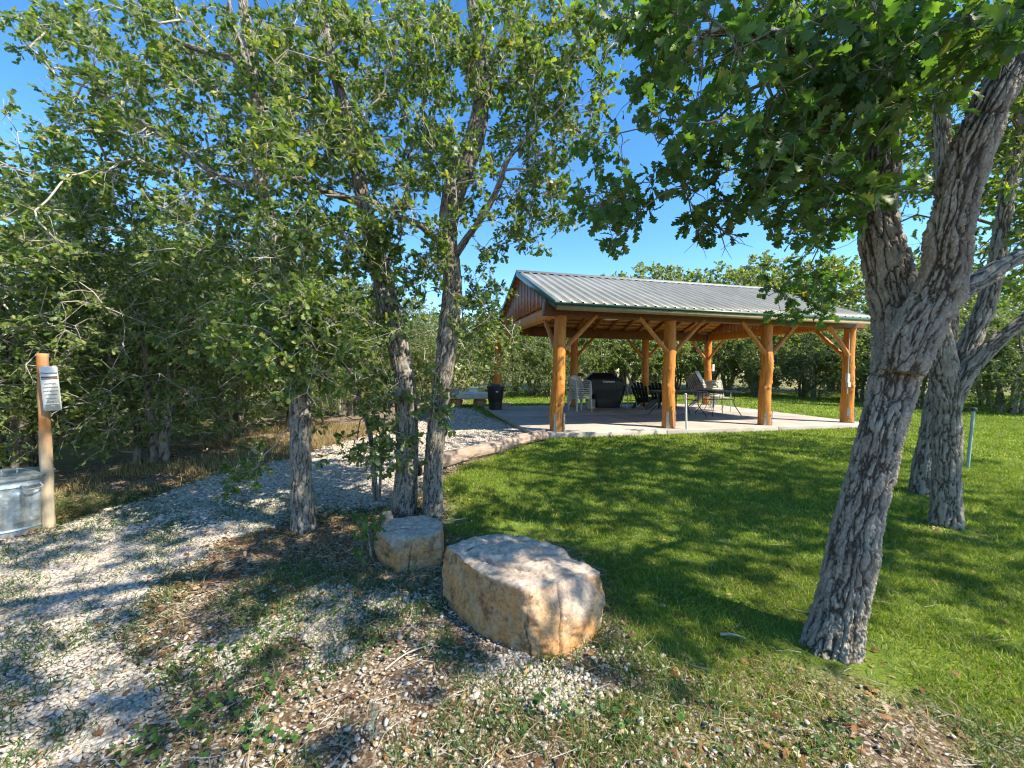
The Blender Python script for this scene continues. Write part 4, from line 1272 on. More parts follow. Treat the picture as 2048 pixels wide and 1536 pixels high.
# stone bench beyond the gravel
SLABST = m_simple('pale_flagstone', (.50, .47, .42), (.64, .61, .56), 5, .85, .2, bump=.5, dist=.01)
b = at(937, 768, 14.5); b[2] = float(gz(b[0], b[1]))
bench = thing('stone_bench', 'low bench of one thick pale stone slab on two boulders behind the gravel', 'bench', b, R(6))
mb = MB(); outl = [(-.82, -.36), (-.3, -.43), (.35, -.40), (.80, -.36), (.84, .0), (.78, .40), (.2, .45), (-.5, .42), (-.84, .3)]
mb.prism(outl, 'z', .30, .50); o = mb.build('seat', SLABST, bench, smooth=False, bevel=.03, seg=3)
for x, w in ((-.48, .27), (.42, .24)):
    bm = bmesh.new(); bmesh.ops.create_icosphere(bm, subdivisions=4, radius=1)
    for v in bm.verts:
        q = np.array(v.co); n_ = .8 + .35 * float(fbm(q[None] * 1.6 + x * 9, 3, 3)[0])
        q = np.sign(q) * np.abs(q) ** .6
        v.co = (x + q[0] * w * n_, q[1] * .33 * n_, .14 + q[2] * .175 * n_)
    me = bpy.data.meshes.new('support'); bm.to_mesh(me); bm.free(); me.materials.append(ROCKM); link('support', me, bench)
bx = thing('cooler_box', 'small white box standing on the stone bench', 'box', b + np.array([.16, .10, .50]), R(10))
MB().box((0, 0, .08), (.30, .2, .16)).build('body', LAMP, bx, bevel=.015)
MB().box((0, 0, .175), (.31, .21, .03)).build('lid', LAMP, bx, bevel=.01)
REDW = m_simple('faded_red', (.40, .16, .13), (.55, .34, .30), 18, .6, .3)
rb = thing('carton', 'faded red and white carton lying on the left end of the stone bench', 'carton', b + np.array([-.52, .06, .50]), R(-14))
MB().box((0, 0, .075), (.26, .2, .15)).build('body', REDW, rb, bevel=.008)
MB().box((0, 0, .153), (.27, .21, .008)).build('lid', LAMP, rb, bevel=.002)
pb = on_slab(1010, 14.0); pb[2] = float(gz(pb[0], pb[1]))
bo = [(-.2, -.13, .16), (.13, -.15, .2), (.2, .1, .17), (-.15, .16, .19), (-.24, 0, .05), (.26, 0, .05), (0, -.2, .05), (0, .2, .05), (-.15, -.1, -.05), (.15, .1, -.05), (.15, -.1, -.05), (-.1, .1, -.05)]
boulder('rock', 'small grey rock on the grass behind the black trash can', 'rock', [np.array(q) for q in bo], pb, .015, 44, amp=.02)

# landscape log between gravel and lawn
def m_weather():
    t = NT('weathered_log'); v = t.co()
    g_ = t.noise(t.mapping(v, (.12, 1, 1), (0, 0, 0)), 30, 6, .7, .5)
    c = t.ramp(g_, [(.3, (.14, .10, .075)), (.5, (.32, .24, .185)), (.72, (.46, .37, .30))])
    c = t.mix(t.val(t.noise(v, 3, 4, .6), .52, .7), c, (.30, .22, .15))
    return t.done(t.bsdf(c, .85, .15, 0, t.bump(g_, .7, .012)))
lg0 = np.array([-1.28, 5.30]); lg1 = np.array([.62, 7.86])
e = lg1 - lg0; Ln = np.linalg.norm(e); yaw = math.atan2(e[1], e[0])
z0 = float(gz(*lg0)); z1 = float(gz(*lg1))
lgt = thing('edging_log', 'weathered split log edging between the white gravel and the lawn', 'log', (lg0[0], lg0[1], z0), yaw)
pts = [np.array([x, .05 * math.sin(x * 1.2), .105 + (z1 - z0) * x / Ln + .012 * math.sin(3 * x)]) for x in np.linspace(0, Ln, 9)]
V, Q, T, *_ = bark_tube(pts, np.linspace(.118, .105, 9), 40, .025, .016, 91, .045, 9)
V[:, 2] = np.where(V[:, 2] > .21 + V[:, 0] * .02, .21 + V[:, 0] * .02 + (V[:, 2] - .21 - V[:, 0] * .02) * .4, V[:, 2])
MB().add(V, Q, T).build('body', m_weather(), lgt, auto=False)
CHAR = m_simple('charred_end', (.012, .01, .009), (.03, .026, .022), 20, .9, .1)
mb = MB(); mb.tube([pts[0] + np.array([-.012, 0, -.004]), pts[0] + np.array([.004, 0, -.004])], [.108, .122], 28); mb.build('end_grain', CHAR, lgt)

# ------------------------------------------------------------------ sign post and metal can on the left
def m_signpost():
    t = NT('sign_post_wood'); v = t.co()
    g_ = t.noise(t.mapping(v, (1, 1, .06)), 40, 6, .65, .3)
    c = t.ramp(g_, [(.3, (.30, .235, .15)), (.7, (.48, .40, .28))])
    w = t.noise(t.mapping(v, (2, 2, 1.1)), 2.2, 3, .5)
    sx_ = t.n('ShaderNodeSeparateXYZ'); t.l(v, sx_.inputs[0])
    hi = t.val(sx_.outputs[2], .55, .95)
    c = t.mix(t.math('MULTIPLY', t.val(w, .35, .6), hi), c, (.42, .17, .05))
    return t.done(t.bsdf(c, .75, .2, 0, t.bump(g_, .4, .004)))
sp0 = gp(97, 1056)
sp = thing('sign_post', 'round wooden post with a narrow white notice sign by the metal can', 'sign post', sp0, 0)
pts = [np.array([0, 0, z]) + np.array([.003 * math.sin(z * 4), 0, 0]) for z in np.linspace(-.03, 1.60, 8)]
V, Q, T, *_ = bark_tube(pts, np.linspace(.044, .036, 8), 24, .03, .0015, 71, .05, 8)
MB().add(V, Q, T).build('post', m_signpost(), sp, auto=False)
SIGNW = m_simple('sign_sheet', (.56, .58, .55), (.66, .68, .65), 4, .45, .4)
SIGNB = m_simple('sign_ink', (.035, .033, .04), (.06, .055, .06), 4, .6, .3)
SIGNR = m_simple('sign_red', (.14, .03, .03), (.19, .04, .04), 4, .6, .3)
SIGNG = m_simple('sign_grey_ink', (.26, .27, .26), (.34, .35, .34), 4, .6, .3)
ang = R(34)                                    # faces the path
w2, h2, rc = .056, .20, .016
poly = []
for cx, cy, a0 in ((w2 - rc, h2 - rc, 0), (-w2 + rc, h2 - rc, 90), (-w2 + rc, -h2 + rc, 180), (w2 - rc, -h2 + rc, 270)):
    for k in range(5):
        a = R(a0 + k * 22.5); poly.append((cx + rc * math.cos(a), cy + rc * math.sin(a)))
mb = MB(); mb.prism(poly, 'y', -.0015, .0015)
sg = mb.build('sign_panel', SIGNW, sp, smooth=False, loc=(.098, -.030, 1.285), rot=(0, R(-3), ang))
text('Dominion', .025, SIGNB, sg, (0, -.0026, .138), (R(90), 0, 0), ext=.0006)
mb = MB(); mb.box((0, -.0022, .103), (.1, .0016, .012)); mb.build('lettering_bar', SIGNB, sg, smooth=False)
mb = MB(); mb.box((0, -.0022, .088), (.1, .0016, .010)); mb.build('lettering_bar', SIGNR, sg, smooth=False)
mb = MB()
rr_ = random.Random(4)
for z, w in ((.045, .072), (.013, .092), (-.019, .098), (-.051, .085), (-.083, .07), (-.112, .03), (-.141, .088), (-.160, .026)):
    x = -w / 2
    while x < w / 2 - .004:
        l = min(rr_.uniform(.005, .011), w / 2 - x)
        hh = rr_.choice([.013, .016, .016])
        mb.box((x + l / 2, -.0021, z), (l * .82, .0014, hh)); mb.box((x + l / 2, -.0030, z + rr_.uniform(-.004, .004)), (l * .3, .0008, .004))
        x += l
mb.build('lettering', SIGNG, sg, smooth=False)
mb = MB()
for z in (.18, -.18): mb.lathe([(.005, 0), (.004, .003)], 8, (0, 0, 0))
mb = MB()

def m_galv():
    t = NT('galvanised'); v = t.co()
    sp_ = t.voronoi(v, 38, 'F1', 'Color'); s_ = t.n('ShaderNodeSeparateColor'); t.l(sp_, s_.inputs[0])
    c = t.ramp(s_.outputs[0], [(0, (.40, .45, .47)), (1, (.58, .63, .64))])
    st_ = t.noise(t.mapping(v, (5, 5, .5)), 6, 4, .6)
    c = t.mix(.4, c, t.ramp(st_, [(.3, (.6, .62, .62)), (.7, (1.15, 1.15, 1.12))]), 'MULTIPLY')
    return t.done(t.bsdf(c, t.val(st_, .3, .7, .32, .55), .5, .75, t.bump(s_.outputs[1], .05, .002)))
GALV = m_galv()
gcx = np.array([-4.48, 3.52, 0]); gcx[2] = float(gz(gcx[0], gcx[1]))
mc = thing('metal_trash_can', 'galvanised corrugated metal trash can at the left edge by the sign post', 'trash can', gcx, 0); mc.scale = (1, 1, .73)
def corr(A, Z):
    k = 13
    w = np.abs(((A * k / (2 * math.pi)) % 1) - .5) * 2
    rb_ = np.where(w > .62, 1, 0) * np.where(np.abs(((A * k / (2 * math.pi)) * 3) % 1 - .5) > .2, 1, .3)
    return .015 * sstep(.45, .6, w) * sstep(.13, .17, Z) * (1 - sstep(.50, .54, Z)) * (1 + .3 * np.cos(A * k * 3))
prof = [(.215, 0), (.222, .0), (.222, .015), (.224, .06), (.231, .068), (.231, .078), (.225, .088)] + [(np.interp(z, [.09, .6], [.226, .25]), z) for z in np.linspace(.10, .58, 24)] + [(.258, .59), (.258, .605), (.252, .615), (.254, .66), (.264, .668), (.264, .68), (.255, .682)]
MB().lathe(prof, 156, mod=corr).build('body', GALV, mc)
MB().lathe([(.268, .668), (.272, .676), (.272, .70), (.262, .708), (.255, .704), (.20, .715), (.10, .728), (.02, .73)], 64).build('lid', GALV, mc)
P = catmull([(-.07, 0, .728), (-.06, 0, .765), (.06, 0, .765), (.07, 0, .728)], 12); MB().tube(P, .007, 8).build('lid_handle', GALV, mc)
for a in (R(-12), R(168)):
    c_, s_ = math.cos(a), math.sin(a)
    P = catmull([(c_ * .255 - s_ * -.06, s_ * .255 + c_ * -.06, .61), (c_ * .30 - s_ * -.05, s_ * .30 + c_ * -.05, .565), (c_ * .30 - s_ * .05, s_ * .30 + c_ * .05, .565), (c_ * .255 - s_ * .06, s_ * .255 + c_ * .06, .61)], 12)
    MB().tube(P, .007, 8).build('handle', STEEL, mc)
RUST = m_simple('rust', (.10, .04, .025), (.16, .07, .04), 30, .8, .2)
a = R(-62); MB().box((.243 * math.cos(a), .243 * math.sin(a), .33), (.012, .05, .02), Matrix.Rotation(a, 3, 'Z')).build('latch', RUST, mc, bevel=.003)

# poles on the lawn
PVC = m_simple('white_pole', (.60, .61, .62), (.70, .70, .70), 10, .4, .4)
REDP = m_simple('red_tag', (.45, .03, .04), (.55, .05, .06), 5, .6, .3)
wp = at(1375, 768, 8.78); wp[2] = float(gz(wp[0], wp[1]))
po = thing('marker_pole', 'slim white pole with a red tag and pointed foot at the slab edge', 'pole', wp, 0)
MB().tube([(0.012, 0, -.02), (.006, 0, .10), (0, 0, .14), (-.035, 0, .86)], [.004, .018, .022, .022], 10).build('pole', PVC, po)
MB().tube([(-.035, 0, .86), (-.0355, 0, .885), (-.036, 0, .90)], [.03, .03, .012], 12).build('cap', BOXM, po)
MB().box((.0, -.01, .79), (.035, .03, .05)).build('tag', REDP, po, bevel=.004)
TEAL = m_simple('green_pipe', (.24, .36, .33), (.34, .46, .42), 12, .45, .4)
pp = gp(1935, 938)
pi = thing('standpipe', 'pale green upright pipe with a dark cap on the lawn behind the right trunks', 'pipe', pp, 0)
MB().tube([(0, 0, -.02), (.02, 0, .40), (.045, 0, .88)], .020, 12).build('pipe', TEAL, pi)
MB().lathe([(.024, 0), (.038, .005), (.038, .045), (.026, .055), (.01, .06)], 14, (.046, 0, .87)).build('cap', TABM, pi)

# sticks
def stick(label, pts, r, mat=TWIG, kids=()):
    P = [np.array(gp(x, y)) + np.array([0, 0, z]) for x, y, z in pts]; b0 = P[0].copy()
    mb = MB(); n = len(pts) * 4
    mb.tube(catmull([p - b0 for p in P], n), np.linspace(r, r * .45, n), 6)
    for k in kids:
        Pk = [np.array(gp(x, y)) + np.array([0, 0, z]) - b0 for x, y, z in k]
        mb.tube(catmull(Pk, len(k) * 4), np.linspace(r * .6, r * .25, len(k) * 4), 5)
    o = mb.build('stick', mat); o.location = b0
    tag(o, label, 'stick')
stick('pale bare stick lying on the dry grass left of the leaning oak', [(1440, 1273, .012), (1465, 1276, .02), (1492, 1281, .012)], .009)
stick('forked grey dead branch lying at the foot of the slim oak', [(840, 1050, .03), (870, 1058, .06), (900, 1052, .05), (935, 1040, .02)], .007, kids=[[(868, 1057, .05), (890, 1040, .09), (905, 1030, .1)], [(860, 1055, .05), (850, 1035, .12)]])
stick('thin bleached stick on the soil below the large boulder', [(770, 1345, .015), (810, 1320, .03), (850, 1300, .02)], .005)
# ------------------------------------------------------------------ near trees
rngT = np.random.default_rng(11)

# the leaning oak on the right
mainL = px_limb([(1657, 1335, 118), (1664, 1290, 112), (1684, 1207, 106), (1704, 1118, 103), (1721, 1038, 98), (1743, 947, 95), (1760, 865, 92), (1778, 810, 97), (1793, 742, 106), (1803, 690, 112), (1800, 640, 112), (1786, 590, 104), (1773, 537, 100), (1759, 470, 88), (1754, 410, 82), (1758, 340, 78), (1760, 250, 74), (1756, 130, 68), (1748, 0, 60), (1735, -170, 50), (1700, -420, 34)],
                np.linspace(2.11, 2.5, 21))
mainR = px_limb([(1805, 745, 88), (1822, 690, 104), (1846, 640, 106), (1872, 595, 104), (1889, 540, 98), (1897, 468, 94), (1910, 420, 90), (1930, 335, 96), (1955, 265, 92), (1992, 190, 86), (2040, 110, 84), (2100, 25, 78), (2190, -80, 70), (2280, -230, 56), (2350, -420, 38)],
                [2.15, 2.14, 2.12, 2.10, 2.07, 2.04, 2.02, 2.0, 1.98, 1.96, 1.95, 1.94, 1.92, 1.9, 1.88])
mainB = px_limb([(1895, 605, 50), (1925, 582, 52), (1965, 556, 50), (2005, 530, 44), (2055, 508, 40), (2130, 480, 34), (2240, 430, 24)], [2.12, 2.15, 2.2, 2.25, 2.3, 2.4, 2.5])
def limb3(pts, r): return np.array(pts, float), np.array(r, float)
mainH = px_limb([(1765, 180, 52), (1690, 120, 40), (1600, 90, 32), (1500, 60, 24), (1400, 70, 15)], [2.3, 2.25, 2.15, 2.05, 1.95])
mainO = limb3([at(2100, 20, 1.94), (2.3, 1.3, 4.3), (1.6, .6, 5.0), (.9, -.1, 5.5)], [.10, .075, .05, .025])
near_blobs = [(1660, 60, 310, 100, 1.9, 3.2, 72), (1510, 180, 200, 120, 1.65, 2.6, 27), (1420, 50, 170, 70, 1.7, 2.8, 18), (1560, 310, 120, 80, 1.7, 2.4, 15), (1330, 400, 110, 50, 1.9, 2.4, 7), (1240, 430, 70, 40, 2.0, 2.4, 6), (1290, 130, 70, 80, 2.2, 2.9, 6), (1330, 30, 80, 50, 2.2, 2.9, 10), (1210, 300, 40, 60, 2.3, 2.7, 3), (1470, 400, 110, 60, 2.1, 2.6, 6), (1200, 400, 40, 50, 2.3, 2.7, 3),
              (1370, 290, 60, 60, 1.8, 2.2, 6), (1620, 380, 60, 80, 2.0, 2.8, 12), (1640, 460, 60, 50, 2.5, 3.2, 8), (1950, 60, 110, 60, 1.5, 1.85, 9), (1660, 250, 90, 80, 1.9, 2.4, 16), (1580, 240, 120, 110, 1.9, 2.6, 8), (1800, 170, 70, 70, 1.7, 1.95, 9), (1750, 330, 60, 60, 2.75, 3.4, 10),
              (1300, 110, 60, 70, 2.2, 2.8, 5), (1860, 120, 70, 80, 1.65, 1.9, 7), (1420, 450, 50, 20, 2.2, 2.5, 4), (1600, 600, 65, 35, 3.0, 3.4, 7), (1640, 550, 40, 50, 2.9, 3.3, 5), (1760, 60, 120, 60, 1.7, 2.1, 14), (1712, 400, 40, 60, 1.95, 2.1, 4)]
cl = blobs(near_blobs, rngT)
over = list(ellip((1.6, .9, 5.4), (2.7, 1.7, 1.0), 260, rngT)) + list(ellip((3.2, 2.2, 5.6), (1.8, 1.8, 1.1), 70, rngT)) + list(ellip((4.2, .75, 5.1), (1.5, .9, .9), 130, rngT)) + list(ellip((3.2, -.9, 5.2), (2.2, .9, .9), 60, rngT))  # unseen leaf clusters added overhead to shade the foreground and the boulder
main = tree('leaning_oak', 'big rough-barked oak leaning right in the right foreground', 'tree', [mainL, mainR, mainB, mainH, mainO], cl + over, rngT, 'near', .082, BARK_MAIN, LEAF_NEAR, TWIG_DARK,
            seg=220, ds=.0058, amp=.016, cell=.025, flare=.5, twigs=4, per=6, tl=(.06, .17), step=.1, bare=60, seeds=100, tip_r=.0022, wander=.3,
            knots=((1.05, 1.5, .05, .02), (.65, 4.4, .06, .025)))

# two trunks behind it
dL = px_limb([(1890, 1064, 64), (1892, 1000, 62), (1893, 900, 60), (1893, 820, 62), (1890, 760, 62), (1882, 700, 54), (1876, 640, 46), (1880, 560, 42), (1890, 400, 36), (1880, 200, 30), (1850, -80, 20)], 3.86)
dM = px_limb([(1895, 790, 48), (1922, 725, 46), (1950, 662, 45), (1972, 610, 42), (1990, 540, 38), (2010, 420, 34), (2040, 250, 28), (2080, 20, 20)], 3.9)
dR = px_limb([(1897, 830, 40), (1922, 768, 40), (1955, 722, 38), (1992, 685, 36), (2048, 640, 34), (2130, 580, 30), (2230, 500, 24), (2350, 380, 16)], [3.84, 3.8, 3.8, 3.8, 3.8, 3.85, 3.9, 4.0])
b_d = blobs([(2000, 380, 90, 190, 4.2, 6.0, 46), (1960, 560, 70, 60, 4.5, 6, 10), (2060, 330, 70, 160, 3.4, 4.4, 22), (1900, 250, 120, 200, 4, 5.4, 26)], rngT) + list(ellip((6.2, 3.6, 4.3), (2.5, 1.8, 1.3), 270, rngT)) + list(ellip((5.6, 1.7, 4.7), (1.9, 1.5, 1.1), 200, rngT)) + list(ellip((8.4, 2.2, 4.8), (2.0, 2.0, 1.1), 290, rngT))  # the ellipsoids are unseen foliage added right of frame to shade the lawn
tree('oak_tree', 'grey oak forking low into three limbs, standing behind the leaning oak', 'tree', [dL, dM, dR], b_d, rngT, 'mid', .085, BARK_MAIN, LEAF_MID, TWIG_DARK, seg=90, ds=.013, amp=.014, cell=.026, flare=.34, seeds=200, twigs=5, per=6, tl=(.08, .24))
eL = px_limb([(1843, 1003, 54), (1850, 930, 50), (1862, 860, 46), (1875, 790, 44), (1888, 730, 40), (1900, 600, 36), (1890, 400, 30), (1850, 200, 22)], [4.8, 4.8, 4.8, 4.8, 4.8, 4.85, 4.9, 5.0])
b_e = blobs([(1800, 300, 130, 220, 4.6, 6.2, 34), (1700, 420, 90, 90, 5, 6.4, 10)], rngT) + list(ellip((4.6, 5.6, 4.6), (1.7, 1.5, 1.3), 130, rngT)) + list(ellip((7.5, 5.6, 4.4), (1.6, 1.6, 1.4), 90, rngT)) + list(ellip((9.8, 5.4, 4.6), (1.6, 1.8, 1.2), 170, rngT))  # last ellipsoid: out-of-view foliage added to shade the right of the lawn
tree('oak_tree', 'grey oak trunk standing just left of and behind the three-limbed oak', 'tree', [eL], b_e, rngT, 'mid', .085, BARK_MAIN, LEAF_MID, TWIG_DARK, seg=72, ds=.016, amp=.013, cell=.026, flare=.34, seeds=230, twigs=5, per=6, tl=(.08, .24))

# the three slim oaks on the left
def slim(*a, **k):
    k['twigs'] = 5; k['per'] = 9
    return tree(*a, **k)
aT = px_limb([(608, 1068, 46), (604, 1000, 43), (601, 900, 42), (600, 800, 41), (592, 710, 40), (580, 640, 40), (566, 540, 34), (547, 460, 31), (523, 370, 28), (516, 250, 26), (508, 150, 23), (490, 30, 20), (470, -120, 14)],
             [3.6, 3.6, 3.6, 3.62, 3.65, 3.7, 3.8, 3.9, 4.0, 4.1, 4.2, 4.3, 4.4])
aB = px_limb([(523, 385, 17), (470, 365, 15), (425, 345, 14), (375, 308, 12), (300, 255, 9), (215, 195, 6), (110, 150, 4)], [4.0, 4.05, 4.1, 4.2, 4.3, 4.4, 4.5])
aC = px_limb([(512, 200, 20), (470, 120, 17), (430, 110, 14), (350, 80, 11), (250, 20, 7)], [4.15, 4.2, 4.3, 4.4, 4.5])
aD = px_limb([(505, 150, 13), (480, 90, 11), (462, 30, 9), (455, -40, 7)], [4.2, 4.2, 4.25, 4.3])
A_bl = [(545, 290, 60, 90, 3.3, 3.8, 12), (565, 470, 60, 70, 3.2, 3.6, 12), (590, 590, 60, 50, 3.1, 3.4, 10), (590, 740, 30, 30, 3.2, 3.4, 4), (500, 110, 60, 90, 3.6, 4.0, 9), (300, 90, 260, 90, 3.9, 5.8, 62), (200, 270, 110, 120, 4.0, 5.6, 40), (370, 230, 180, 140, 4.0, 6.0, 62), (300, 420, 200, 110, 4.2, 6.2, 58), (430, 470, 140, 100, 3.6, 5, 42), (600, 690, 90, 90, 3.1, 3.5, 30), (520, 640, 110, 90, 3.2, 4.4, 36), (400, 620, 170, 110, 4.3, 6.2, 46), (560, 300, 120, 140, 3.8, 5.2, 40),
         (640, 640, 80, 100, 3.3, 4.0, 20), (90, 50, 70, 40, 4.4, 5.2, 10), (480, 930, 40, 45, 3.9, 4.3, 6), (150, 380, 80, 60, 4.4, 5.4, 14), (60, 480, 60, 60, 3.7, 4.4, 14), (600, 90, 120, 120, 3.8, 5.5, 30)]
slim('slim_oak', 'slim oak standing nearest the gravel path, left of the pair by the boulders', 'tree', [aT, aB, aC, aD], blobs([(*r_[:6], int(r_[6] * 1.55)) for r_ in A_bl], rngT), rngT, 'mid', .067, BARK_MID, LEAF_MID, TWIG, seg=72, ds=.014, amp=.0095, cell=.017, flare=.3, seeds=300, twigs=4, per=6, tl=(.08, .22), bare=230, wander=.34)
bT = px_limb([(805, 1034, 50), (810, 990, 46), (815, 880, 44), (809, 780, 44), (798, 700, 42), (780, 630, 40), (762, 540, 38), (742, 470, 36), (727, 400, 30), (706, 300, 26), (690, 220, 24), (662, 110, 21), (640, 10, 18), (615, -120, 16)],
             [4.05, 4.05, 4.08, 4.1, 4.15, 4.2, 4.3, 4.4, 4.5, 4.55, 4.6, 4.7, 4.8, 4.9])
bB = px_limb([(728, 410, 18), (690, 395, 16), (640, 380, 12), (590, 350, 8)], [4.5, 4.4, 4.3, 4.2])
B_bl = [(750, 500, 50, 70, 3.7, 4.1, 9), (690, 240, 50, 80, 3.9, 4.3, 8), (780, 640, 40, 40, 3.7, 4.0, 5), (690, 110, 170, 120, 4.2, 6.2, 70), (640, 330, 110, 130, 4.0, 5.6, 44), (780, 260, 120, 160, 4.2, 6.0, 56), (720, 560, 90, 90, 4.4, 5.6, 22), (700, 700, 80, 80, 4.2, 5.4, 16), (800, 60, 120, 80, 4.2, 6, 26), (790, 880, 50, 60, 3.7, 4.0, 6), (760, 780, 60, 50, 3.8, 4.2, 8), (640, 480, 60, 60, 4.2, 5.2, 12)]
slim('slim_oak', 'middle slim oak bending left above the small boulder', 'tree', [bT, bB], blobs([(*r_[:6], int(r_[6] * 1.6)) for r_ in B_bl], rngT), rngT, 'mid', .066, BARK_MID, LEAF_MID, TWIG, seg=72, ds=.014, amp=.0095, cell=.017, flare=.3, seeds=330, twigs=4, per=6, tl=(.08, .22), bare=190, wander=.34)
cT = px_limb([(866, 1040, 40), (866, 990, 37), (868, 920, 37), (874, 850, 37), (882, 790, 37), (890, 730, 38), (898, 660, 39), (905, 590, 37), (902, 530, 35), (895, 470, 35), (905, 395, 42), (926, 330, 46), (950, 275, 38), (962, 210, 31), (964, 140, 28), (954, 60, 26), (943, -20, 24), (930, -140, 18)],
             [4.0, 4.0, 4.0, 4.0, 4.0, 4.0, 4.02, 4.05, 4.08, 4.1, 4.12, 4.15, 4.2, 4.25, 4.3, 4.35, 4.4, 4.5])
cR = px_limb([(905, 520, 15), (935, 475, 13), (970, 425, 12), (998, 370, 11), (1012, 325, 10), (1045, 285, 7), (1080, 250, 5)], [4.06, 4.0, 3.95, 3.9, 3.9, 3.9, 3.9])
cL = px_limb([(898, 510, 16), (868, 475, 14), (835, 448, 13), (800, 436, 12), (770, 415, 10), (725, 398, 8), (650, 390, 5)], [4.08, 4.0, 3.95, 3.9, 3.9, 3.85, 3.8])
C_bl = [(930, 320, 40, 60, 3.6, 3.9, 5), (890, 440, 40, 40, 3.6, 3.9, 4), (955, 150, 40, 70, 3.7, 4.1, 5), (800, 430, 50, 25, 3.5, 3.8, 4), (960, 110, 140, 110, 3.9, 5.6, 56), (1040, 220, 110, 150, 3.8, 5.2, 46), (1080, 410, 55, 90, 3.8, 4.6, 14), (1090, 80, 100, 80, 3.6, 5, 22), (980, 420, 80, 90, 3.7, 4.6, 16), (830, 330, 70, 90, 3.7, 4.6, 18), (840, 560, 70, 60, 3.7, 4.4, 10), (945, 625, 45, 50, 3.8, 4.6, 10), (1000, 680, 45, 40, 4.8, 5.8, 9), (945, 715, 50, 45, 4.8, 5.8, 10), (965, 560, 40, 50, 4.0, 5.0, 7),
        (885, 790, 25, 60, 3.7, 3.9, 4), (740, 470, 70, 50, 3.6, 4.2, 12), (1150, 180, 60, 110, 3.6, 4.4, 14), (1190, 50, 70, 60, 3.6, 4.6, 14), (1100, 330, 50, 70, 3.7, 4.4, 8)]
slim('slim_oak', 'slim oak with a dark side limb and knotty collar, nearest the lawn', 'tree', [cT, cR, cL], blobs([(*r_[:6], int(r_[6] * 1.5)) for r_ in C_bl], rngT), rngT, 'mid', .064, BARK_MID, LEAF_MID, TWIG, seg=72, ds=.013, amp=.009, cell=.017, flare=.3, seeds=360, twigs=4, per=6, tl=(.07, .2), bare=170, wander=.34,
     knots=((1.85, 4.6, .05, .035), (1.83, 3.4, .04, .02)))
sT = px_limb([(752, 1003, 12), (747, 940, 11), (742, 880, 10), (732, 835, 10), (718, 795, 9), (704, 750, 8), (690, 715, 6)], 4.35)
sB = px_limb([(758, 1003, 6), (762, 930, 6), (764, 880, 5), (770, 830, 4)], 4.3)
tree('oak_sapling', 'thin young oak stem between the slim oaks', 'tree', [sT, sB], blobs([(760, 890, 45, 60, 4.1, 4.4, 12), (690, 900, 55, 30, 4.1, 4.4, 7), (755, 800, 50, 50, 4.1, 4.5, 9), (690, 700, 50, 50, 4.2, 4.6, 8), (640, 830, 40, 30, 4.1, 4.4, 3)], rngT), rngT, 'mid', .07, BARK_MID, LEAF_MID, TWIG_DARK, seg=24, ds=.03, amp=.002, cell=.02, flare=.1, seeds=390, twigs=3, per=5, tl=(.05, .13), step=.08)
stb = gp(772, 1052)
V, Q, T, *_ = bark_tube([stb + np.array([0, 0, -.03]), stb + np.array([.005, .01, .06]), stb + np.array([0, .01, .13])], [.055, .048, .040], 40, .01, .008, 400, .02, flare=.2)
tag(MB().add(V - stb, Q, T).build('stump', m_simple('stump_wood', (.15, .12, .10), (.30, .26, .22), 20, .9, .1, bump=.5), loc=stb, auto=False), 'short grey sprout-ringed stump behind the small boulder', 'stump')
# seedling beside the small boulder
sd = px_limb([(742, 1118, 5), (738, 1080, 4), (730, 1045, 3)], 2.86)
tree('oak_seedling', 'leafy green oak seedling growing against the small boulder', 'seedling', [sd], blobs([(722, 1070, 24, 34, 2.78, 2.92, 9), (748, 1035, 16, 18, 2.8, 3.0, 4)], rngT), rngT, 'near', .06, BARK_MID, LEAF_NEAR, TWIG_DARK, seg=20, ds=.02, amp=.0008, cell=.02, flare=0, seeds=410, twigs=2, per=4, tl=(.03, .07), step=.05, tip_r=.0015)

# small weeds that stand alone
def weed(name, label, px, d, h, k, mat, droop=.3, wid=.006, fine=False):
    b0 = gp(*px); mb = MB(); n = 9
    st_ = np.array([[.01 * math.sin(3 * t), .01 * t, h * t] for t in np.linspace(0, 1, n)])
    mb.tube(st_, np.linspace(.0025, .001, n), 5)
    pos, ax, nr, sz = [], [], [], []
    for i in range(k):
        t = .15 + .85 * i / k; p = st_[int(t * (n - 1))]
        a = i * 2.4; dr = np.array([math.cos(a), math.sin(a), droop]); L = h * .30 * (1.1 - .7 * t)
        e = p + unit(dr) * L; s = np.cross(unit(dr), [0, 0, 1]); s = unit(s) * wid * (.6 + .4 * (1 - t))
        m_ = (p + e) / 2 + np.array([0, 0, .006])
        mb.add([p, m_ - s, e, m_ + s], [[0, 1, 2, 3]])
    o = mb.build(name, mat, auto=False); o.location = b0
    return tag(o, label, 'weed')
SILVER = m_island('silver_leaf', [(0, (.20, .26, .20)), (1, (.34, .40, .32))], .6, .2, .2, 0)
weed('weed', 'slender silvery weed standing on the bare soil in the lower centre', (742, 1488), 2, .17, 26, SILVER, .6, .004)
weed('weed', 'silvery upright weed in the gravel at the lower left', (508, 1480), 2, .13, 22, SILVER, .5, .004)
weed('weed', 'broad green weed at the edge of the lawn right of the large boulder', (1335, 1195), 2, .10, 14, WEED, .35, .012)

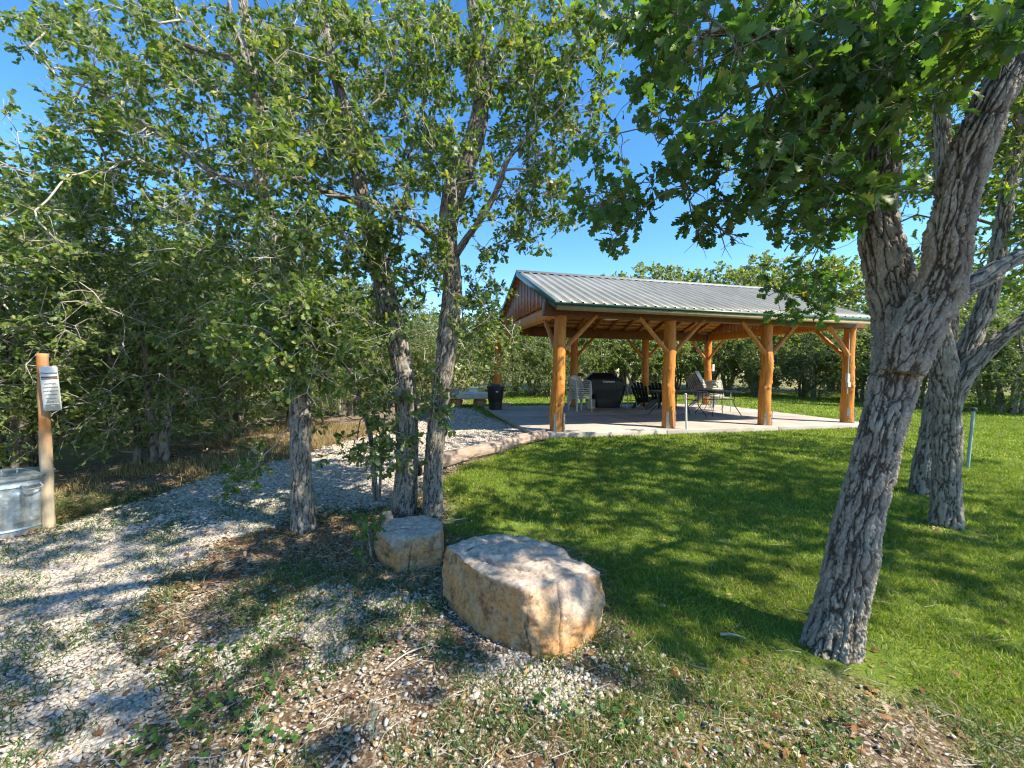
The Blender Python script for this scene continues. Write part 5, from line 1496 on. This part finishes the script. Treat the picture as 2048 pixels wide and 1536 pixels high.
# ------------------------------------------------------------------ oaks further off
def scrub(name, h, r, n, seed, stems, lo, size, leafmat, kind='far', tw=5, per=8, bare=110):
    """a many-stemmed scrub oak standing at the origin"""
    rg = np.random.default_rng(seed)
    limbs = []
    for k in range(stems):
        a = k * 2.4 + rg.random(); o = np.array([math.cos(a), math.sin(a)]) * rg.uniform(.05, .28) * (stems > 1)
        lean = np.array([math.cos(a), math.sin(a)]) * rg.uniform(.2, .75) * r * (.6 if stems > 1 else .25)
        hh = h * rg.uniform(.6, .85)
        pts = [(o[0], o[1], -.05), *[(o[0] + lean[0] * t ** 1.3 + rg.normal() * .06, o[1] + lean[1] * t ** 1.3 + rg.normal() * .06, hh * t) for t in (.2, .4, .6, .8, 1)]]
        r0 = rg.uniform(.055, .085) * (h / 4)
        limbs.append((np.array(pts), r0 * np.array([1.15, .95, .8, .6, .42, .2])))
    cl_ = []
    while len(cl_) < n:
        p = rg.normal(size=3); p = p / np.linalg.norm(p) * rg.random() ** .36
        z = lo + (h - lo) * (p[2] * .5 + .5)
        lump = 1 + .28 * math.sin(3 * math.atan2(p[1], p[0]) + seed) + .16 * math.sin(5 * math.atan2(p[1], p[0]) + 2 * z + seed)
        q = np.array([p[0] * r * lump, p[1] * r * lump, z])
        if fbm(q[None] * 1.15 + seed, 2, seed)[0] > .43 - .05 * (rg.random()): cl_.append(q)
    return tree(name, 'x', 'tree', limbs, np.array(cl_), rg, kind, size, BARK_MID, leafmat, TWIG, seg=16, ds=.08, amp=.004, cell=.03, flare=.1, twigs=tw, per=per, tl=(.1, .32), step=.22, seeds=seed, bare=bare, sub=True, tip_r=.0036)

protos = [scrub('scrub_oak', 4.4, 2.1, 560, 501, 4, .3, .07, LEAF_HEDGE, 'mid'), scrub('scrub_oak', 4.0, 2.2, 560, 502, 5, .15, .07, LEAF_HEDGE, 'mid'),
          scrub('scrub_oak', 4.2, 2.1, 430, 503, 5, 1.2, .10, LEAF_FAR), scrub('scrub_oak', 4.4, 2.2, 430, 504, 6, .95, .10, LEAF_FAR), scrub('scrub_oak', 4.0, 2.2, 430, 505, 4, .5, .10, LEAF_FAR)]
used = [False] * 5
def put(kind, x, y, s, rot, label, group):
    z = float(gz(x, y))
    if not used[kind]:
        o = protos[kind]; used[kind] = True
        o.location = (x, y, z); o.rotation_euler = (0, 0, rot); o.scale = (s,) * 3; o['label'] = label
    else:
        o = copy_tree(protos[kind], (x, y, z), rot, label, s)
    o['group'] = group
    return o
HG = 'scrub oaks in the hedge along the path'
FG = 'scrub oaks beyond the pavilion lawn'
TG = 'tall oaks rising behind the pavilion roof'
for k, x, y, s, rot, lab in [
    (0, -6.3, 5.3, .98, .3, 'hedge oak directly behind the sign post'),
    (1, -5.35, 6.0, .82, 1.9, 'low bushy hedge oak beside the path, right of the sign post'),
    (1, -5.5, 7.6, .98, 4.2, 'hedge oak at the bend of the gravel path, left of the first slim trunk'),
    (0, -5.2, 9.4, 1.0, 2.2, 'hedge oak seen behind the first slim trunk'),
    (1, -4.7, 11.6, .95, .6, 'hedge oak seen between the first and middle slim trunks'),
    (0, -4.3, 14.2, 1.0, 5.1, 'hedge oak seen through the gap left of the middle slim trunk'),
    (0, -8.3, 7.0, 1.08, 3.6, 'rounded hedge oak at the left edge under the open sky'),
    (1, -8.2, 9.8, 1.15, 1.2, 'second-row hedge oak rising left of the first slim trunk'),
    (0, -7.5, 12.8, 1.15, 4.4, 'second-row hedge oak behind the bend of the path'),
    (1, -6.4, 16.2, 1.2, 2.9, 'far hedge oak glimpsed between the slim trunks'),
    (1, -6.9, 3.9, .85, 2.6, 'low hedge oak behind the metal can at the left edge'),
    (1, -3.9, 16.6, 1.0, 3.4, 'hedge oak at the end of the path, seen right of the middle slim trunk'),
    (0, -10.8, 13.5, 1.3, 2.0, 'big third-row hedge oak behind the path'),
    (0, -10.6, 8.6, 1.05, 0.9, 'hedge oak furthest to the left behind the metal can')]:
    put(k, x, y, s, rot, lab, HG)
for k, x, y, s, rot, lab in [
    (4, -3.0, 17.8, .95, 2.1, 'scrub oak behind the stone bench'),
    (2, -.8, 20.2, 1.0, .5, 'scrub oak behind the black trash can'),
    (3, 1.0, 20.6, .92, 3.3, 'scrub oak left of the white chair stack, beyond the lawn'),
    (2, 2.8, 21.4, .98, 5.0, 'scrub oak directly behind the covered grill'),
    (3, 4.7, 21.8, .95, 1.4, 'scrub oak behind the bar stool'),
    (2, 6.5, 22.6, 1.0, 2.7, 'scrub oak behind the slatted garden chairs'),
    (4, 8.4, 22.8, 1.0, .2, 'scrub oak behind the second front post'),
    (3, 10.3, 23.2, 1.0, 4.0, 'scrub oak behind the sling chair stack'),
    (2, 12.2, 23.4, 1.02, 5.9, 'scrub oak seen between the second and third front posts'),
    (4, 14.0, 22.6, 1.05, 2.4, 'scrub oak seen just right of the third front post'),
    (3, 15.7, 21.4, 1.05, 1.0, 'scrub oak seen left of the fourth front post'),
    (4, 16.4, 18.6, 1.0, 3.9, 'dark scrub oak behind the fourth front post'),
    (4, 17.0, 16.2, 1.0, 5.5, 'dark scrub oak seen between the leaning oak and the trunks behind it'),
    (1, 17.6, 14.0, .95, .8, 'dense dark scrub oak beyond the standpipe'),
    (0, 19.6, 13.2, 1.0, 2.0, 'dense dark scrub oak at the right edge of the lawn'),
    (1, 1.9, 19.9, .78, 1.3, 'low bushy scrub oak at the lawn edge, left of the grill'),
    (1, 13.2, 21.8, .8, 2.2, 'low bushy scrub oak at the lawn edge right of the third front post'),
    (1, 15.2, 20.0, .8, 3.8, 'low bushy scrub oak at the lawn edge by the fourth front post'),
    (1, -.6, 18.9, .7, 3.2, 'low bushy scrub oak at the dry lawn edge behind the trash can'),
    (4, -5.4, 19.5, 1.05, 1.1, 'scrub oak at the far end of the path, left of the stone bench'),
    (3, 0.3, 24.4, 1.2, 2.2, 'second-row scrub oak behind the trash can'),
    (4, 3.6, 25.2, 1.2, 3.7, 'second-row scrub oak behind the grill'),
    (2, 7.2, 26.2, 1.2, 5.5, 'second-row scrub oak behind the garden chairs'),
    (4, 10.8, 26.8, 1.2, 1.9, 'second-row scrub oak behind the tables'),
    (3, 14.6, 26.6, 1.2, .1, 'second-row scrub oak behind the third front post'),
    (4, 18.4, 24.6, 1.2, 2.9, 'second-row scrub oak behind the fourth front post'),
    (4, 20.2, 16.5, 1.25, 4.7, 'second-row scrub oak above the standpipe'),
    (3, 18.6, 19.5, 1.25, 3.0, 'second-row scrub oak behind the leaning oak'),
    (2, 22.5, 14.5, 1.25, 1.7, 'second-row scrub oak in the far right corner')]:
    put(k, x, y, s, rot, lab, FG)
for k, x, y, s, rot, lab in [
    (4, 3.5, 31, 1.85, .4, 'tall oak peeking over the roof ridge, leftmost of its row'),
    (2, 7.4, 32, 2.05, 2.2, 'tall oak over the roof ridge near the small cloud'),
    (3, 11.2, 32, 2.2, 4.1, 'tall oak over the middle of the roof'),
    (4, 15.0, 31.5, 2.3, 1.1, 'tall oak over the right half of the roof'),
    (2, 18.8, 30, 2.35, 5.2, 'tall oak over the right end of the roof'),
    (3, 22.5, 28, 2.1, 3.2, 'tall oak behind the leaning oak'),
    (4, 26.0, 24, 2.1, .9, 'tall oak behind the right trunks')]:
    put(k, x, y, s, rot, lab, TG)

# ------------------------------------------------------------------ light, sky, camera
sun_dir = Vector((.869, -.394, 1.0)).normalized()
sl = bpy.data.lights.new('sun', 'SUN'); sl.energy = 4.4; sl.angle = R(.55); sl.color = (1.0, .90, .74)
so = bpy.data.objects.new('sun', sl); COL.objects.link(so); so.location = (10, -6, 14)
so.rotation_euler = (-sun_dir).to_track_quat('-Z', 'Y').to_euler()
w = bpy.data.worlds.new('World'); SC.world = w; w.use_nodes = True
nt = w.node_tree; bg = nt.nodes['Background']
sk = nt.nodes.new('ShaderNodeTexSky'); sk.sky_type = 'NISHITA'; sk.sun_disc = False
sk.sun_elevation = math.asin(sun_dir.z); sk.sun_rotation = math.atan2(sun_dir.x, sun_dir.y)
sk.altitude = 900; sk.air_density = 1.0; sk.dust_density = .3; sk.ozone_density = 1.6
hs = nt.nodes.new('ShaderNodeHueSaturation'); hs.inputs['Saturation'].default_value = 1.3; hs.inputs['Value'].default_value = .9
nt.links.new(sk.outputs[0], hs.inputs['Color']); nt.links.new(hs.outputs[0], bg.inputs[0]); bg.inputs[1].default_value = .15

cam = bpy.data.cameras.new('camera'); co = bpy.data.objects.new('camera', cam); COL.objects.link(co)
cam.sensor_width = 36; cam.lens = 36 * F_PX / 2048; cam.clip_end = 1500; cam.clip_start = .05
M = Matrix(((_r[0], _u[0], -_f[0], CAM[0]), (_r[1], _u[1], -_f[1], CAM[1]), (_r[2], _u[2], -_f[2], CAM[2]), (0, 0, 0, 1)))
co.matrix_world = M
SC.camera = co
SC.render.resolution_x = 1024; SC.render.resolution_y = 768
vs_ = SC.view_settings; vs_.view_transform = 'Standard'; vs_.look = 'None'; vs_.exposure = 1.33; vs_.gamma = 1
cy = SC.cycles
cy.max_bounces = 6; cy.diffuse_bounces = 4; cy.glossy_bounces = 2; cy.transmission_bounces = 4; cy.transparent_max_bounces = 4
cy.pixel_filter_type = 'BLACKMAN_HARRIS'; cy.filter_width = 1.15; cy.use_denoising = True; cy.denoiser = 'OPENIMAGEDENOISE'; cy.sample_clamp_indirect = 6; cy.caustics_reflective = False; cy.caustics_refractive = False
